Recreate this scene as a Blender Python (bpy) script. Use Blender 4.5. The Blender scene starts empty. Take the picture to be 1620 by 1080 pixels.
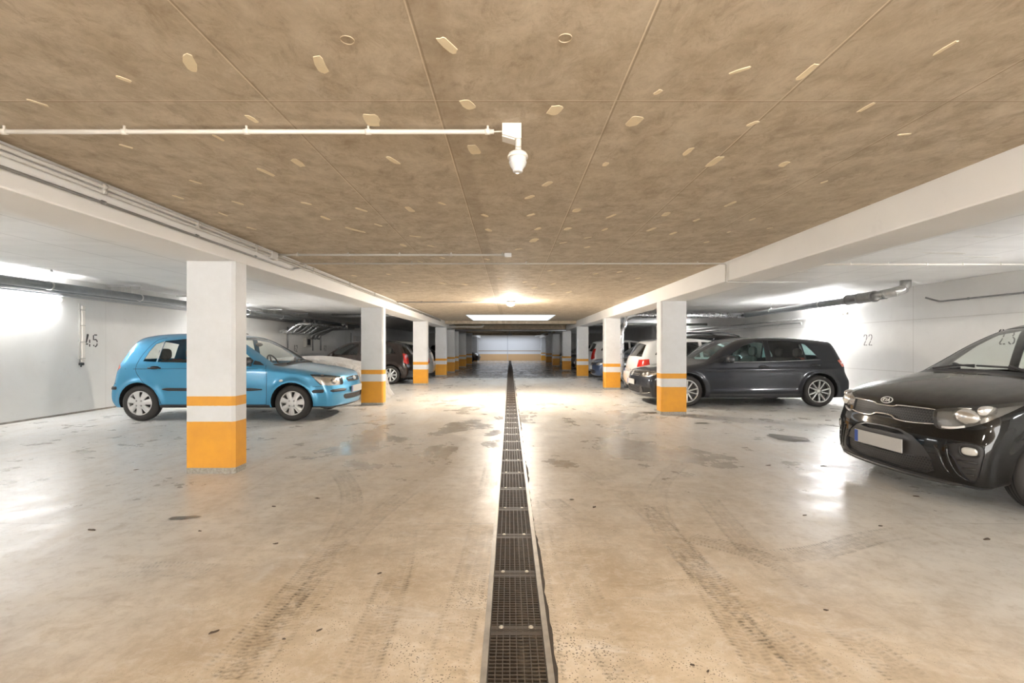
import bpy, bmesh, math, random
import numpy as np
from mathutils import Vector, Matrix

# ------------------------------------------------------------------ camera, world, exposure
SC = bpy.context.scene
COL = SC.collection
CAM_H, FPX = 1.19, 750.0
cam = bpy.data.cameras.new('camera')
cam.sensor_fit = 'HORIZONTAL'; cam.sensor_width = 36.0
cam.lens = 36.0 * FPX / 1620.0
cam.shift_x = (810.0 - 806.5) / 1620.0
cam.shift_y = (549.0 - 540.0) / 1620.0
cam.clip_start = 0.05
camo = bpy.data.objects.new('camera', cam); COL.objects.link(camo)
camo.location = (0, 0, CAM_H); camo.rotation_euler = (math.pi/2, 0, 0)
SC.camera = camo

w = bpy.data.worlds.new('world'); SC.world = w; w.use_nodes = True
w.node_tree.nodes['Background'].inputs[0].default_value = (1.0, 0.97, 0.92, 1)
w.node_tree.nodes['Background'].inputs[1].default_value = 1.6  # soft fill, entering through the added opening in the back wall

SC.view_settings.view_transform = 'Standard'; SC.view_settings.look = 'None'
SC.view_settings.exposure = 3.3; SC.view_settings.gamma = 1.0
SC.view_settings.use_curve_mapping = False
SC.cycles.use_denoising = True; SC.cycles.use_adaptive_sampling = True; SC.cycles.adaptive_threshold = 0.02
SC.cycles.max_bounces = 12; SC.cycles.diffuse_bounces = 6; SC.cycles.glossy_bounces = 4
SC.cycles.transparent_max_bounces = 16; SC.cycles.transmission_bounces = 4
SC.cycles.caustics_reflective = False; SC.cycles.caustics_refractive = False
SC.cycles.sample_clamp_indirect = 6.0

TUBE_E, WARM_E, WARM_E2, SKY_E, END_E = 25.0, 64.0, 310.0, 8.0, 15.0
def area(name, loc, sx, sy, power, color, rot=(0, 0, 0), spread=math.pi):
    l = bpy.data.lights.new(name, 'AREA'); l.shape = 'RECTANGLE'; l.size = sx; l.size_y = sy
    l.energy = power; l.color = color; l.spread = spread
    o = bpy.data.objects.new(name, l); COL.objects.link(o); o.location = loc; o.rotation_euler = rot
    return o
area('skylight_daylight', (0.03, 17.1, 3.28), 2.8, 3.1, SKY_E, (0.80, 0.90, 1.0))
area('end_skylight_daylight', (-0.1, 39.3, 2.95), 4.4, 4.0, END_E, (0.82, 0.90, 1.0))

# ------------------------------------------------------------------ node helpers
class NT:
    def __init__(s, name):
        s.m = bpy.data.materials.new(name); s.m.use_nodes = True
        s.t = s.m.node_tree; s.n = s.t.nodes; s.n.clear()
        s.out = s.n.new('ShaderNodeOutputMaterial')
    def add(s, kind, **kw):
        nd = s.n.new(kind)
        for k, v in kw.items():
            if k == 'ins':
                for kk, vv in v.items(): s.put(nd, kk, vv)
            else: setattr(nd, k, v)
        return nd
    def put(s, nd, key, v):
        if isinstance(v, bpy.types.NodeSocket): s.t.links.new(v, nd.inputs[key])
        else:
            if isinstance(v, tuple) and len(v) == 3 and nd.inputs[key].type == 'RGBA': v = v + (1,)
            nd.inputs[key].default_value = v
    def math(s, op, a, b=None, c=None, clamp=False):
        nd = s.n.new('ShaderNodeMath'); nd.operation = op; nd.use_clamp = clamp
        for i, v in enumerate((a, b, c)):
            if v is not None: s.put(nd, i, v)
        return nd.outputs[0]
    def mix(s, f, a, b, mode='MIX'):
        nd = s.n.new('ShaderNodeMix'); nd.data_type = 'RGBA'; nd.blend_type = mode
        s.put(nd, 0, f); s.put(nd, 6, a); s.put(nd, 7, b)
        return nd.outputs[2]
    def mapr(s, v, a, b, c=0.0, d=1.0, smooth=False):
        nd = s.n.new('ShaderNodeMapRange'); nd.clamp = True
        if smooth: nd.interpolation_type = 'SMOOTHSTEP'
        for i, x in enumerate((v, a, b, c, d)): s.put(nd, i, x)
        return nd.outputs[0]
    def noise(s, vec, scale, detail=4, rough=0.5, dist=0.0):
        nd = s.n.new('ShaderNodeTexNoise'); s.put(nd, 'Vector', vec)
        nd.inputs['Scale'].default_value = scale; nd.inputs['Detail'].default_value = detail
        nd.inputs['Roughness'].default_value = rough; nd.inputs['Distortion'].default_value = dist
        return nd.outputs[0]
    def coords(s, which='Object', scale=None):
        c = s.n.new('ShaderNodeTexCoord').outputs[which]
        if scale:
            mp = s.n.new('ShaderNodeMapping'); s.t.links.new(c, mp.inputs[0]); mp.inputs['Scale'].default_value = scale
            return mp.outputs[0]
        return c
    def bsdf(s, **kw):
        b = s.n.new('ShaderNodeBsdfPrincipled')
        for k, v in kw.items():
            s.put(b, k.replace('_', ' '), v)
        s.t.links.new(b.outputs[0], s.out.inputs[0])
        return b
    def bump(s, h, strength, dist=0.01):
        b = s.n.new('ShaderNodeBump'); b.inputs['Strength'].default_value = strength
        b.inputs['Distance'].default_value = dist; s.put(b, 'Height', h)
        return b.outputs[0]

def simple(name, col, rough=0.5, metal=0.0, coat=0.0, noise=0.0, emis=None, coat_rough=0.05, spec=0.5):
    t = NT(name)
    kw = dict(Base_Color=col, Roughness=rough, Metallic=metal)
    b = t.bsdf(**kw)
    b.inputs['Coat Weight'].default_value = coat; b.inputs['Coat Roughness'].default_value = coat_rough
    b.inputs['Specular IOR Level'].default_value = spec
    if noise:
        nz = t.noise(t.coords(), 9, 5, 0.6)
        c = t.mix(t.mapr(nz, 0.3, 0.7), tuple(x*(1-noise) for x in col), tuple(min(1, x*(1+noise)) for x in col))
        t.put(b, 'Base Color', c)
        t.put(b, 'Roughness', t.mapr(nz, 0.3, 0.7, rough*0.85, min(1, rough*1.15)))
    if emis:
        b.inputs['Emission Color'].default_value = emis[0] + (1,); b.inputs['Emission Strength'].default_value = emis[1]
    return t.m

def glass(name, tint, rough=0.0, refl=1.0, film=0.0, film_col=(0.5, 0.5, 0.5)):
    t = NT(name)
    tr = t.add('ShaderNodeBsdfTransparent', ins={0: tint})
    gl = t.add('ShaderNodeBsdfGlossy', ins={'Color': (1, 1, 1), 'Roughness': rough})
    ge = t.add('ShaderNodeNewGeometry')          # the same pane seen from inside the car
    fr = t.add('ShaderNodeFresnel', ins={'IOR': t.math('MULTIPLY_ADD', ge.outputs['Backfacing'], 1/1.5-1.5, 1.5)})
    ms = t.add('ShaderNodeMixShader'); t.put(ms, 0, t.math('MULTIPLY', fr.outputs[0], refl, clamp=True))
    t.t.links.new(tr.outputs[0], ms.inputs[1]); t.t.links.new(gl.outputs[0], ms.inputs[2])
    last = ms
    if film:
        df = t.add('ShaderNodeBsdfDiffuse', ins={'Color': film_col})
        m2 = t.add('ShaderNodeMixShader'); m2.inputs[0].default_value = film
        t.t.links.new(ms.outputs[0], m2.inputs[1]); t.t.links.new(df.outputs[0], m2.inputs[2]); last = m2
    t.t.links.new(last.outputs[0], t.out.inputs[0])
    return t.m

def line_mask(t, coord, positions, width):
    """1 on thin lines at the given coordinate values"""
    m = None
    for p in positions:
        d = t.math('ABSOLUTE', t.math('SUBTRACT', coord, p))
        k = t.mapr(d, width*0.5, width, 1.0, 0.0)
        m = k if m is None else t.math('MAXIMUM', m, k)
    return m
def periodic(t, coord, period, offset, width):
    f = t.math('PINGPONG', t.math('ADD', coord, offset), period/2.0)
    return t.mapr(f, width*0.5, width, 1.0, 0.0)

# ------------------------------------------------------------------ surfaces
def mat_floor():
    t = NT('screed_floor'); co = t.coords()
    sx = t.add('ShaderNodeSeparateXYZ', ins={0: co}); x, y = sx.outputs[0], sx.outputs[1]
    n1 = t.noise(co, 0.55, 6, 0.6); n2 = t.noise(co, 3.0, 8, 0.65); n3 = t.noise(co, 28, 4, 0.7)
    st = t.noise(t.coords('Object', (3.0, 0.55, 1)), 1.6, 6, 0.6, 0.6)
    grey = t.mix(t.mapr(n2, 0.3, 0.72), (0.62, 0.61, 0.585), (0.80, 0.795, 0.775))
    tan = t.mix(t.mapr(n2, 0.3, 0.7), (0.42, 0.315, 0.20), (0.64, 0.53, 0.39))
    # dirt carried along the driving lane, most of it near the drain
    ax = t.math('ABSOLUTE', t.math('ADD', x, -0.05))
    lane = t.mapr(ax, 0.9, 3.6, 1.0, 0.0, True)
    near = t.mapr(y, 1.6, 7.0, 1.0, 0.34, True)
    far = t.mapr(y, 16.0, 20.0, 1.0, 0.25, True)
    f = t.math('MULTIPLY', t.math('MULTIPLY', lane, near), far)
    f = t.math('ADD', f, t.math('MULTIPLY', t.math('SUBTRACT', n1, 0.5), 1.1), clamp=True)
    col = t.mix(f, grey, tan)
    # damp, darker patches
    wet = t.mapr(t.noise(t.coords('Object', (1.0, 0.6, 1)), 0.95, 6, 0.6, 0.6), 0.50, 0.62)
    wz = t.math('MULTIPLY', t.mapr(y, 3.4, 5.0), t.mapr(y, 8.5, 11.5, 1.0, 0.25))
    wz = t.math('MULTIPLY', wz, t.mapr(ax, 2.2, 3.2, 1.0, 0.1))
    wet = t.math('MULTIPLY', wet, wz)
    col = t.mix(t.math('MULTIPLY', wet, 0.5), col, (0.40, 0.35, 0.28))
    # streaks
    col = t.mix(t.math('MULTIPLY', t.mapr(st, 0.52, 0.75), 0.35), col, (0.36, 0.27, 0.17))
    col = t.mix(t.math('MULTIPLY', t.mapr(t.noise(co, 1.3, 7, 0.7, 0.5), 0.60, 0.74), 0.5), col, (0.66, 0.65, 0.62))
    # fine mineral texture and pale scuffs
    n4 = t.noise(co, 11, 10, 0.78, 0.3); n5 = t.noise(t.coords('Object', (1.0, 2.6, 1)), 2.4, 10, 0.75, 1.0)
    col = t.mix(t.math('MULTIPLY', t.mapr(n4, 0.50, 0.66), 0.40), col, (0.72, 0.68, 0.61))
    col = t.mix(t.math('MULTIPLY', t.mapr(n4, 0.50, 0.36), 0.38), col, (0.34, 0.27, 0.19))
    col = t.mix(t.math('MULTIPLY', t.mapr(n5, 0.56, 0.68), 0.45), col, (0.74, 0.71, 0.66))
    col = t.mix(t.math('MULTIPLY', t.mapr(n5, 0.44, 0.34), t.math('MULTIPLY', f, 0.6)), col, (0.36, 0.26, 0.15))
    # black grit near the gutter
    vo = t.add('ShaderNodeTexVoronoi', ins={'Vector': co, 'Scale': 85.0, 'Randomness': 1.0}).outputs['Distance']
    gz = t.math('MULTIPLY', t.mapr(ax, 0.2, 2.2, 1.0, 0.1), t.mapr(y, 1.2, 5.0, 1.0, 0.0))
    gz = t.math('MULTIPLY', gz, t.mapr(n2, 0.36, 0.60))
    grit = t.math('LESS_THAN', vo, t.math('MULTIPLY', gz, 0.40))
    col = t.mix(t.math('MULTIPLY', grit, 0.75), col, (0.09, 0.065, 0.045))
    # dimmer light past the skylight, painted in as a darker floor
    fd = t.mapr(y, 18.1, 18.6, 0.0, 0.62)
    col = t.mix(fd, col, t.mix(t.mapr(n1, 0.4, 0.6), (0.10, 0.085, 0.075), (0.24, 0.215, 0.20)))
    # slab joints
    j = t.math('MULTIPLY', periodic(t, y, 3.2, 0.0, 0.005), t.mapr(n1, 0.42, 0.6, 0.15, 0.8))
    col = t.mix(t.math('MULTIPLY', j, 0.7), col, (0.17, 0.14, 0.11))
    b = t.bsdf(Base_Color=col)
    r = t.math('ADD', t.mapr(n2, 0.3, 0.7, 0.22, 0.46), t.math('MULTIPLY', f, 0.10))
    r = t.math('SUBTRACT', r, t.math('MULTIPLY', wet, 0.22))
    r = t.math('ADD', r, t.math('MULTIPLY', t.mapr(y, 1.0, 3.6, 1.0, 0.0), 0.16))
    r = t.math('SUBTRACT', r, t.math('MULTIPLY', t.mapr(y, 17.0, 20.0), 0.12))
    r = t.math('MAXIMUM', r, 0.10)
    t.put(b, 'Roughness', r)
    h = t.math('ADD', t.math('MULTIPLY', n2, 0.7), t.math('MULTIPLY', n3, 0.12))
    h = t.math('SUBTRACT', h, t.math('MULTIPLY', j, 0.5))
    t.put(b, 'Normal', t.bump(h, 0.35, 0.008))
    b.inputs['Specular IOR Level'].default_value = 0.55
    return t.m

def mat_ceiling():
    t = NT('shuttered_concrete'); co = t.coords()
    sx = t.add('ShaderNodeSeparateXYZ', ins={0: co}); x, y = sx.outputs[0], sx.outputs[1]
    n1 = t.noise(co, 0.8, 7, 0.62, 0.4); n2 = t.noise(co, 5, 8, 0.7, 0.3); n3 = t.noise(co, 45, 5, 0.7)
    col = t.mix(t.mapr(n2, 0.36, 0.64), (0.37, 0.30, 0.215), (0.60, 0.515, 0.405))
    col = t.mix(t.mapr(n1, 0.35, 0.68, 0, 0.55), col, (0.50, 0.42, 0.31))
    col = t.mix(t.math('MULTIPLY', t.mapr(t.noise(co, 2.2, 9, 0.72, 0.8), 0.60, 0.72), 0.55), col, (0.66, 0.60, 0.50))
    col = t.mix(t.math('MULTIPLY', t.mapr(n3, 0.58, 0.75), 0.35), col, (0.25, 0.18, 0.11))
    n4 = t.noise(t.coords('Object', (1.6, 1, 1)), 7, 10, 0.8, 0.6)
    col = t.mix(t.math('MULTIPLY', t.mapr(n4, 0.52, 0.66), 0.5), col, (0.66, 0.58, 0.46))
    col = t.mix(t.math('MULTIPLY', t.mapr(n4, 0.48, 0.36), 0.5), col, (0.28, 0.21, 0.14))
    fade = t.mapr(n1, 0.38, 0.58, 0.25, 0.9)
    lx = line_mask(t, t.math('ADD', x, t.math('MULTIPLY', t.math('SUBTRACT', n2, 0.5), 0.006)),
                   (-1.035, -0.32, 0.45, 1.15, 1.87), 0.0032)
    ly = periodic(t, y, 1.5, -0.52, 0.003)
    ln = t.math('MULTIPLY', t.math('MAXIMUM', lx, ly), fade)
    ld = t.math('MULTIPLY', t.math('MAXIMUM', line_mask(t, x, (-1.027, -0.312, 0.458, 1.158, 1.878), 0.0045),
                                   periodic(t, y, 1.5, -0.528, 0.004)), 0.55)
    stripe = t.math('MULTIPLY', line_mask(t, x, (-0.26,), 0.07), 0.35)
    col = t.mix(stripe, col, (0.27, 0.20, 0.13))
    col = t.mix(ld, col, (0.22, 0.16, 0.10))
    col = t.mix(ln, col, (0.74, 0.65, 0.50))
    b = t.bsdf(Base_Color=col, Roughness=0.8)
    t.put(b, 'Normal', t.bump(t.math('ADD', t.math('MULTIPLY', ln, 0.2), n4), 0.35, 0.006))
    return t.m

def mat_plaster(name, c1, c2, joints_y=None, joints_z=None, stains=0.5, xlines=None, streak=False, jf=0.5):
    t = NT(name); co = t.coords()
    sx = t.add('ShaderNodeSeparateXYZ', ins={0: co}); x, y, z = sx.outputs
    n1 = t.noise(co, 0.7, 7, 0.6, 0.5); n2 = t.noise(co, 6, 7, 0.7)
    col = t.mix(t.mapr(n1, 0.3, 0.7), c1, c2)
    dark = tuple(v*0.72 for v in c1)
    col = t.mix(t.math('MULTIPLY', t.mapr(n2, 0.6, 0.8), stains), col, dark)
    if streak:
        s2 = t.noise(t.coords('Object', (0.35, 3.0, 1)), 1.5, 7, 0.65, 0.6)
        col = t.mix(t.math('MULTIPLY', t.mapr(s2, 0.5, 0.7), 0.45), col, tuple(v*0.82 for v in c1))
        s3 = t.noise(t.coords('Object', (0.5, 3.5, 1)), 1.0, 8, 0.7, 0.9)
        col = t.mix(t.math('MULTIPLY', t.mapr(s3, 0.62, 0.70), 0.5), col, (0.88, 0.87, 0.85))
    if joints_y: col = t.mix(t.math('MULTIPLY', line_mask(t, y, joints_y, 0.009), jf), col, (0.45, 0.43, 0.40))
    if joints_z: col = t.mix(t.math('MULTIPLY', line_mask(t, t.math('ADD', z, t.math('MULTIPLY', n2, 0.01)), joints_z, 0.010), 0.45), col, (0.46, 0.44, 0.41))
    if xlines: col = t.mix(t.math('MULTIPLY', line_mask(t, x, xlines, 0.012), 0.6), col, tuple(v*0.6 for v in c1))
    b = t.bsdf(Base_Color=col, Roughness=0.62)
    t.put(b, 'Normal', t.bump(n2, 0.25, 0.006))
    return t.m

def mat_column(z1=0.057):
    """white paint with an orange foot and an orange belt, bare concrete at the very bottom"""
    t = NT('column_paint'); co = t.coords()
    sx = t.add('ShaderNodeSeparateXYZ', ins={0: co}); z = sx.outputs[2]
    n = t.noise(co, 5, 7, 0.65); n2 = t.noise(co, 40, 4, 0.6)
    zz = t.math('ADD', z, t.math('MULTIPLY', t.math('SUBTRACT', n2, 0.5), 0.006))
    white = t.mix(t.mapr(n, 0.35, 0.8), (0.65, 0.655, 0.66), (0.58, 0.58, 0.575))
    orange = t.mix(t.mapr(n, 0.35, 0.75), (0.72, 0.33, 0.022), (0.62, 0.275, 0.028))
    conc = t.mix(t.mapr(n2, 0.3, 0.7), (0.22, 0.20, 0.17), (0.42, 0.40, 0.36))
    def step(h): return t.mapr(zz, h-0.001, h+0.001)
    b1 = step(0.055); b2 = step(0.490); b3 = step(0.638); b4 = step(0.728)
    c = t.mix(b1, conc, orange); c = t.mix(b2, c, white); c = t.mix(b3, c, orange); c = t.mix(b4, c, white)
    scuff = t.math('MULTIPLY', t.mapr(t.noise(co, 14, 8, 0.75), 0.68, 0.74), 0.55)
    c = t.mix(scuff, c, (0.45, 0.42, 0.38))
    b = t.bsdf(Base_Color=c, Roughness=0.5)
    t.put(b, 'Normal', t.bump(n2, 0.15, 0.003))
    return t.m

def mat_endwall():
    t = NT('end_wall_paint'); co = t.coords(); sx = t.add('ShaderNodeSeparateXYZ', ins={0: co}); x, y, z = sx.outputs
    c = t.mix(t.mapr(z, 0.574, 0.576), (0.78, 0.50, 0.26), (0.84, 0.84, 0.86))
    c = t.mix(line_mask(t, z, (0.86,), 0.05), c, (0.50, 0.38, 0.28))
    c = t.mix(t.math('MULTIPLY', line_mask(t, x, (-0.2,), 0.05), 0.6), c, (0.5, 0.5, 0.55))
    t.bsdf(Base_Color=c, Roughness=0.7)
    return t.m

M = {}
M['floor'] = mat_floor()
M['ceiling'] = mat_ceiling()
M['bay_ceiling'] = mat_plaster('painted_bay_ceiling', (0.74, 0.735, 0.72), (0.84, 0.835, 0.82), stains=0.4, streak=True,
    xlines=(-3.98, -4.65, -5.4, -6.4, 3.95, 4.68, 5.45, 6.3))
M['beam'] = mat_plaster('painted_beam', (0.78, 0.77, 0.76), (0.85, 0.845, 0.835), stains=0.25)
M['wall'] = mat_plaster('painted_concrete_wall', (0.68, 0.672, 0.645), (0.78, 0.775, 0.755), joints_y=(9.15, 14.2, 19.2), stains=0.35, jf=0.3)
M['wall_right'] = mat_plaster('painted_concrete_wall_right', (0.69, 0.682, 0.665), (0.79, 0.785, 0.77), joints_y=(5.9, 9.4, 12.6, 15.2, 18.0), joints_z=(0.70, 1.74), stains=0.35, jf=0.5)
M['wall_dark'] = mat_plaster('bare_wall', (0.50, 0.48, 0.45), (0.60, 0.58, 0.55), stains=0.4)
M['column'] = mat_column()
M['endwall'] = mat_endwall()
M['filler'] = simple('filler_patch', (0.78, 0.68, 0.49), 0.85, noise=0.12)
M['filler_light'] = simple('filler_patch_light', (0.72, 0.70, 0.66), 0.85, noise=0.1)
M['ring_mark'] = simple('ring_mark', (0.50, 0.40, 0.28), 0.85)
M['white_plastic'] = simple('white_plastic', (0.80, 0.76, 0.70), 0.4)
M['grey_plastic'] = simple('grey_plastic', (0.52, 0.50, 0.47), 0.5)
M['clear_plastic'] = simple('ribbed_plastic', (0.66, 0.66, 0.66), 0.25)
M['galv'] = simple('galvanised_steel', (0.58, 0.58, 0.57), 0.32, 0.85, noise=0.12)
M['galv_dark'] = simple('dull_steel', (0.30, 0.30, 0.30), 0.42, 0.7, noise=0.15)
M['pipe_grey'] = simple('grey_insulated_pipe', (0.25, 0.27, 0.28), 0.42, 0.2, noise=0.12)
M['alu_foil'] = simple('foil_jacket', (0.62, 0.62, 0.63), 0.28, 0.9, noise=0.1)
M['grate'] = simple('rusty_grate', (0.060, 0.042, 0.028), 0.6, 0.1, noise=0.4)
M['rail'] = simple('channel_rail', (0.34, 0.30, 0.25), 0.45, 0.5, noise=0.25)
M['mud'] = simple('gutter_mud', (0.055, 0.040, 0.028), 0.8, noise=0.5)
M['joint_dirt'] = simple('joint_dirt', (0.30, 0.27, 0.23), 0.8, noise=0.3)
M['bolt'] = simple('bolt_head', (0.50, 0.44, 0.36), 0.4, 0.5)
M['stencil'] = simple('black_stencil_paint', (0.045, 0.045, 0.045), 0.6)
M['tube'] = simple('lit_tube', (1, 1, 1), 0.4, emis=((0.97, 0.98, 1.0), TUBE_E))
M['tube_soft'] = simple('lit_tube_soft', (1, 1, 1), 0.4, emis=((0.97, 0.98, 1.0), TUBE_E*0.34))
M['warm'] = simple('lit_bulb', (1, 0.95, 0.85), 0.4, emis=((1.0, 0.945, 0.87), WARM_E))
M['warm2'] = simple('lit_bulb_bright', (1, 0.95, 0.85), 0.4, emis=((1.0, 0.91, 0.79), WARM_E2))
M['black_rubber'] = simple('black_rubber', (0.022, 0.021, 0.020), 0.65, noise=0.2)
M['tyre'] = simple('tyre_rubber', (0.034, 0.031, 0.029), 0.7, noise=0.2)
M['black_trim'] = simple('black_trim', (0.028, 0.028, 0.030), 0.42)
M['liner'] = simple('wheel_liner', (0.012, 0.012, 0.012), 0.9)
M['rim_silver'] = simple('silver_rim', (0.60, 0.60, 0.59), 0.30, 0.65)
M['cap_silver'] = simple('silver_hubcap', (0.62, 0.61, 0.60), 0.38, 0.35)
M['rim_back'] = simple('rim_barrel', (0.075, 0.07, 0.065), 0.6, 0.3)
M['emblem'] = simple('bright_emblem', (0.80, 0.80, 0.79), 0.3, 0.3)
M['chrome'] = simple('chrome', (0.85, 0.84, 0.82), 0.12, 1.0)
M['plate'] = simple('number_plate', (0.44, 0.43, 0.41), 0.55)
M['plate_blue'] = simple('plate_blue', (0.03, 0.08, 0.35), 0.5)
M['glass'] = glass('car_glass', (0.90, 0.94, 0.92), refl=1.0)
M['glass_teal'] = glass('heat_glass', (0.62, 0.95, 0.95), refl=0.9)
M['glass_dark'] = glass('privacy_glass', (0.40, 0.42, 0.42), refl=1.1)
M['lens'] = glass('lamp_lens', (0.86, 0.85, 0.83), refl=1.1, film=0.08, film_col=(0.6, 0.58, 0.55))
M['reflector'] = simple('lamp_reflector', (0.72, 0.70, 0.67), 0.22, 0.8)
M['lamp_clear'] = simple('clear_lamp_glass', (0.66, 0.64, 0.60), 0.18, 0.35, coat=0.6)
M['lamp_grey'] = simple('lamp_bowl', (0.30, 0.295, 0.29), 0.25, 0.6)
M['amber'] = simple('amber_lamp', (0.75, 0.50, 0.30), 0.2, coat=0.5)
M['red_lamp'] = simple('red_lamp_lens', (0.52, 0.022, 0.015), 0.15, coat=0.8)
M['red_pale'] = simple('pale_red_lens', (0.62, 0.17, 0.13), 0.15, coat=0.8)
M['white_lens'] = simple('white_lamp_lens', (0.75, 0.72, 0.70), 0.15, coat=0.8)
M['seat'] = simple('seat_cloth', (0.050, 0.048, 0.046), 0.85, noise=0.2)
M['dash'] = simple('dashboard', (0.045, 0.045, 0.045), 0.6)
M['sheet'] = None
def paint(name, col, metal=0.35, rough=0.35, dust=0.0, coat=1.0, spec=0.5):
    t = NT(name); b = t.bsdf(Base_Color=col, Roughness=rough, Metallic=metal)
    b.inputs['Specular IOR Level'].default_value = spec
    b.inputs['Coat Weight'].default_value = coat; b.inputs['Coat Roughness'].default_value = 0.05
    if dust:
        n = t.noise(t.coords(), 7, 6, 0.65)
        g = t.add('ShaderNodeNewGeometry'); sx = t.add('ShaderNodeSeparateXYZ', ins={0: g.outputs['Normal']})
        up = t.mapr(sx.outputs[2], 0.3, 0.95)
        f = t.math('MULTIPLY', t.math('MULTIPLY', up, t.mapr(n, 0.3, 0.65, 0.6, 1.0)), dust)
        t.put(b, 'Base Color', t.mix(f, col, (0.30, 0.27, 0.24)))
        t.put(b, 'Metallic', t.math('MULTIPLY', t.math('SUBTRACT', 1.0, f), metal))
        t.put(b, 'Coat Roughness', t.math('MULTIPLY_ADD', f, 0.5, 0.05))
    return t.m
M['paint_blue'] = paint('blue_paint', (0.042, 0.275, 0.48), 0.42, 0.35, 0.35)
M['paint_black'] = paint('black_paint', (0.006, 0.0055, 0.005), 0.0, 0.4, 0.16, 0.8, 0.05)
M['paint_anthracite'] = paint('anthracite_paint', (0.020, 0.022, 0.028), 0.4, 0.35, 0.12, 0.9, 0.2)
M['paint_white'] = paint('white_paint', (0.70, 0.70, 0.69), 0.0, 0.4, 0.05)
M['paint_brown'] = paint('brown_paint', (0.020, 0.013, 0.011), 0.2, 0.35, 0.1, 0.9, 0.1)
M['paint_silver'] = paint('silver_paint', (0.42, 0.40, 0.37), 0.5, 0.35, 0.1)
M['paint_navy'] = paint('navy_paint', (0.05, 0.08, 0.16), 0.4, 0.3, 0.1)

# ------------------------------------------------------------------ object helpers
def link(o): COL.objects.link(o); return o
def tag(o, label=None, cat=None, group=None, kind=None):
    if label: o['label'] = label
    if cat: o['category'] = cat
    if group: o['group'] = group
    if kind: o['kind'] = kind
    return o
def empty(name, loc=(0, 0, 0), rz=0.0):
    o = bpy.data.objects.new(name, None); link(o); o.empty_display_size = 0.2
    o.location = loc; o.rotation_euler = (0, 0, rz); return o
def obj(name, bm, mats, parent=None, smooth=False):
    me = bpy.data.meshes.new(name); bm.to_mesh(me); bm.free()
    if not isinstance(mats, (list, tuple)): mats = [mats]
    for m in mats: me.materials.append(m)
    if smooth: me.shade_smooth()
    o = bpy.data.objects.new(name, me); link(o)
    if parent: o.parent = parent
    return o
def copy_tree(o, parent=None):
    c = o.copy(); COL.objects.link(c); c.parent = parent
    for ch in list(o.children): copy_tree(ch, c)
    return c
def box(bm, x0, x1, y0, y1, z0, z1, mi=0, bev=0.0):
    r = bmesh.ops.create_cube(bm, size=1.0)
    for v in r['verts']:
        v.co = Vector(((x0+x1)/2 + v.co.x*(x1-x0), (y0+y1)/2 + v.co.y*(y1-y0), (z0+z1)/2 + v.co.z*(z1-z0)))
    fs = list({f for v in r['verts'] for f in v.link_faces})
    for f in fs: f.material_index = mi
    if bev:
        es = list({e for v in r['verts'] for e in v.link_edges})
        rb = bmesh.ops.bevel(bm, geom=es, offset=bev, segments=2, affect='EDGES', profile=0.6)
        for f in rb['faces']: f.material_index = mi
    return r['verts']
def xform(bm, verts, mat):
    for v in verts: v.co = mat @ v.co
def tube(bm, pts, r, seg=12, mi=0, caps=True, r2=None, up=None):
    """swept round tube through 3D points with parallel-transported frames"""
    P = [Vector(p) for p in pts]; n = len(P)
    T = []
    for i in range(n):
        a = P[max(i-1, 0)]; b = P[min(i+1, n-1)]
        T.append((b-a).normalized())
    ref = Vector((0, 0, 1)) if abs(T[0].z) < 0.9 else Vector((1, 0, 0))
    N = (ref - T[0]*ref.dot(T[0])).normalized()
    rings = []
    for i in range(n):
        if i:
            N = (N - T[i]*N.dot(T[i])).normalized()
        B = T[i].cross(N)
        rr = r if not isinstance(r, (list, tuple)) else r[i]
        rb = rr if r2 is None else r2
        rings.append([bm.verts.new(P[i] + (N*math.cos(a)*rb + B*math.sin(a)*rr)) for a in [2*math.pi*k/seg for k in range(seg)]])
    for i in range(n-1):
        for k in range(seg):
            f = bm.faces.new((rings[i][k], rings[i][(k+1) % seg], rings[i+1][(k+1) % seg], rings[i+1][k])); f.smooth = True; f.material_index = mi
    if caps:
        f = bm.faces.new(rings[0][::-1]); f.material_index = mi
        f = bm.faces.new(rings[-1]); f.material_index = mi
def bend(pts, rad=0.1, seg=6):
    """round the corners of a polyline"""
    P = [Vector(p) for p in pts]; out = [P[0]]
    for i in range(1, len(P)-1):
        a, b, c = P[i-1], P[i], P[i+1]
        d1 = (a-b); d2 = (c-b); rr = min(rad, d1.length*0.45, d2.length*0.45)
        p0 = b + d1.normalized()*rr; p1 = b + d2.normalized()*rr
        for k in range(seg+1):
            u = k/seg; out.append(p0*(1-u)**2 + b*2*u*(1-u) + p1*u*u)
    out.append(P[-1]); return out
def lathe(bm, prof, axis='y', seg=40, mi=0, origin=(0, 0, 0), smooth=True, mis=None):
    """profile (r, h) revolved about an axis"""
    rings = []
    O = Vector(origin)
    for (r, h) in prof:
        ring = []
        for k in range(seg):
            a = 2*math.pi*k/seg; c, s = math.cos(a)*r, math.sin(a)*r
            p = (c, h, s) if axis == 'y' else ((c, s, h) if axis == 'z' else (h, c, s))
            ring.append(bm.verts.new(O + Vector(p)))
        rings.append(ring)
    for i in range(len(rings)-1):
        for k in range(seg):
            f = bm.faces.new((rings[i][k], rings[i][(k+1) % seg], rings[i+1][(k+1) % seg], rings[i+1][k]))
            f.smooth = smooth; f.material_index = mis[i] if mis else mi
    return rings
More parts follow.
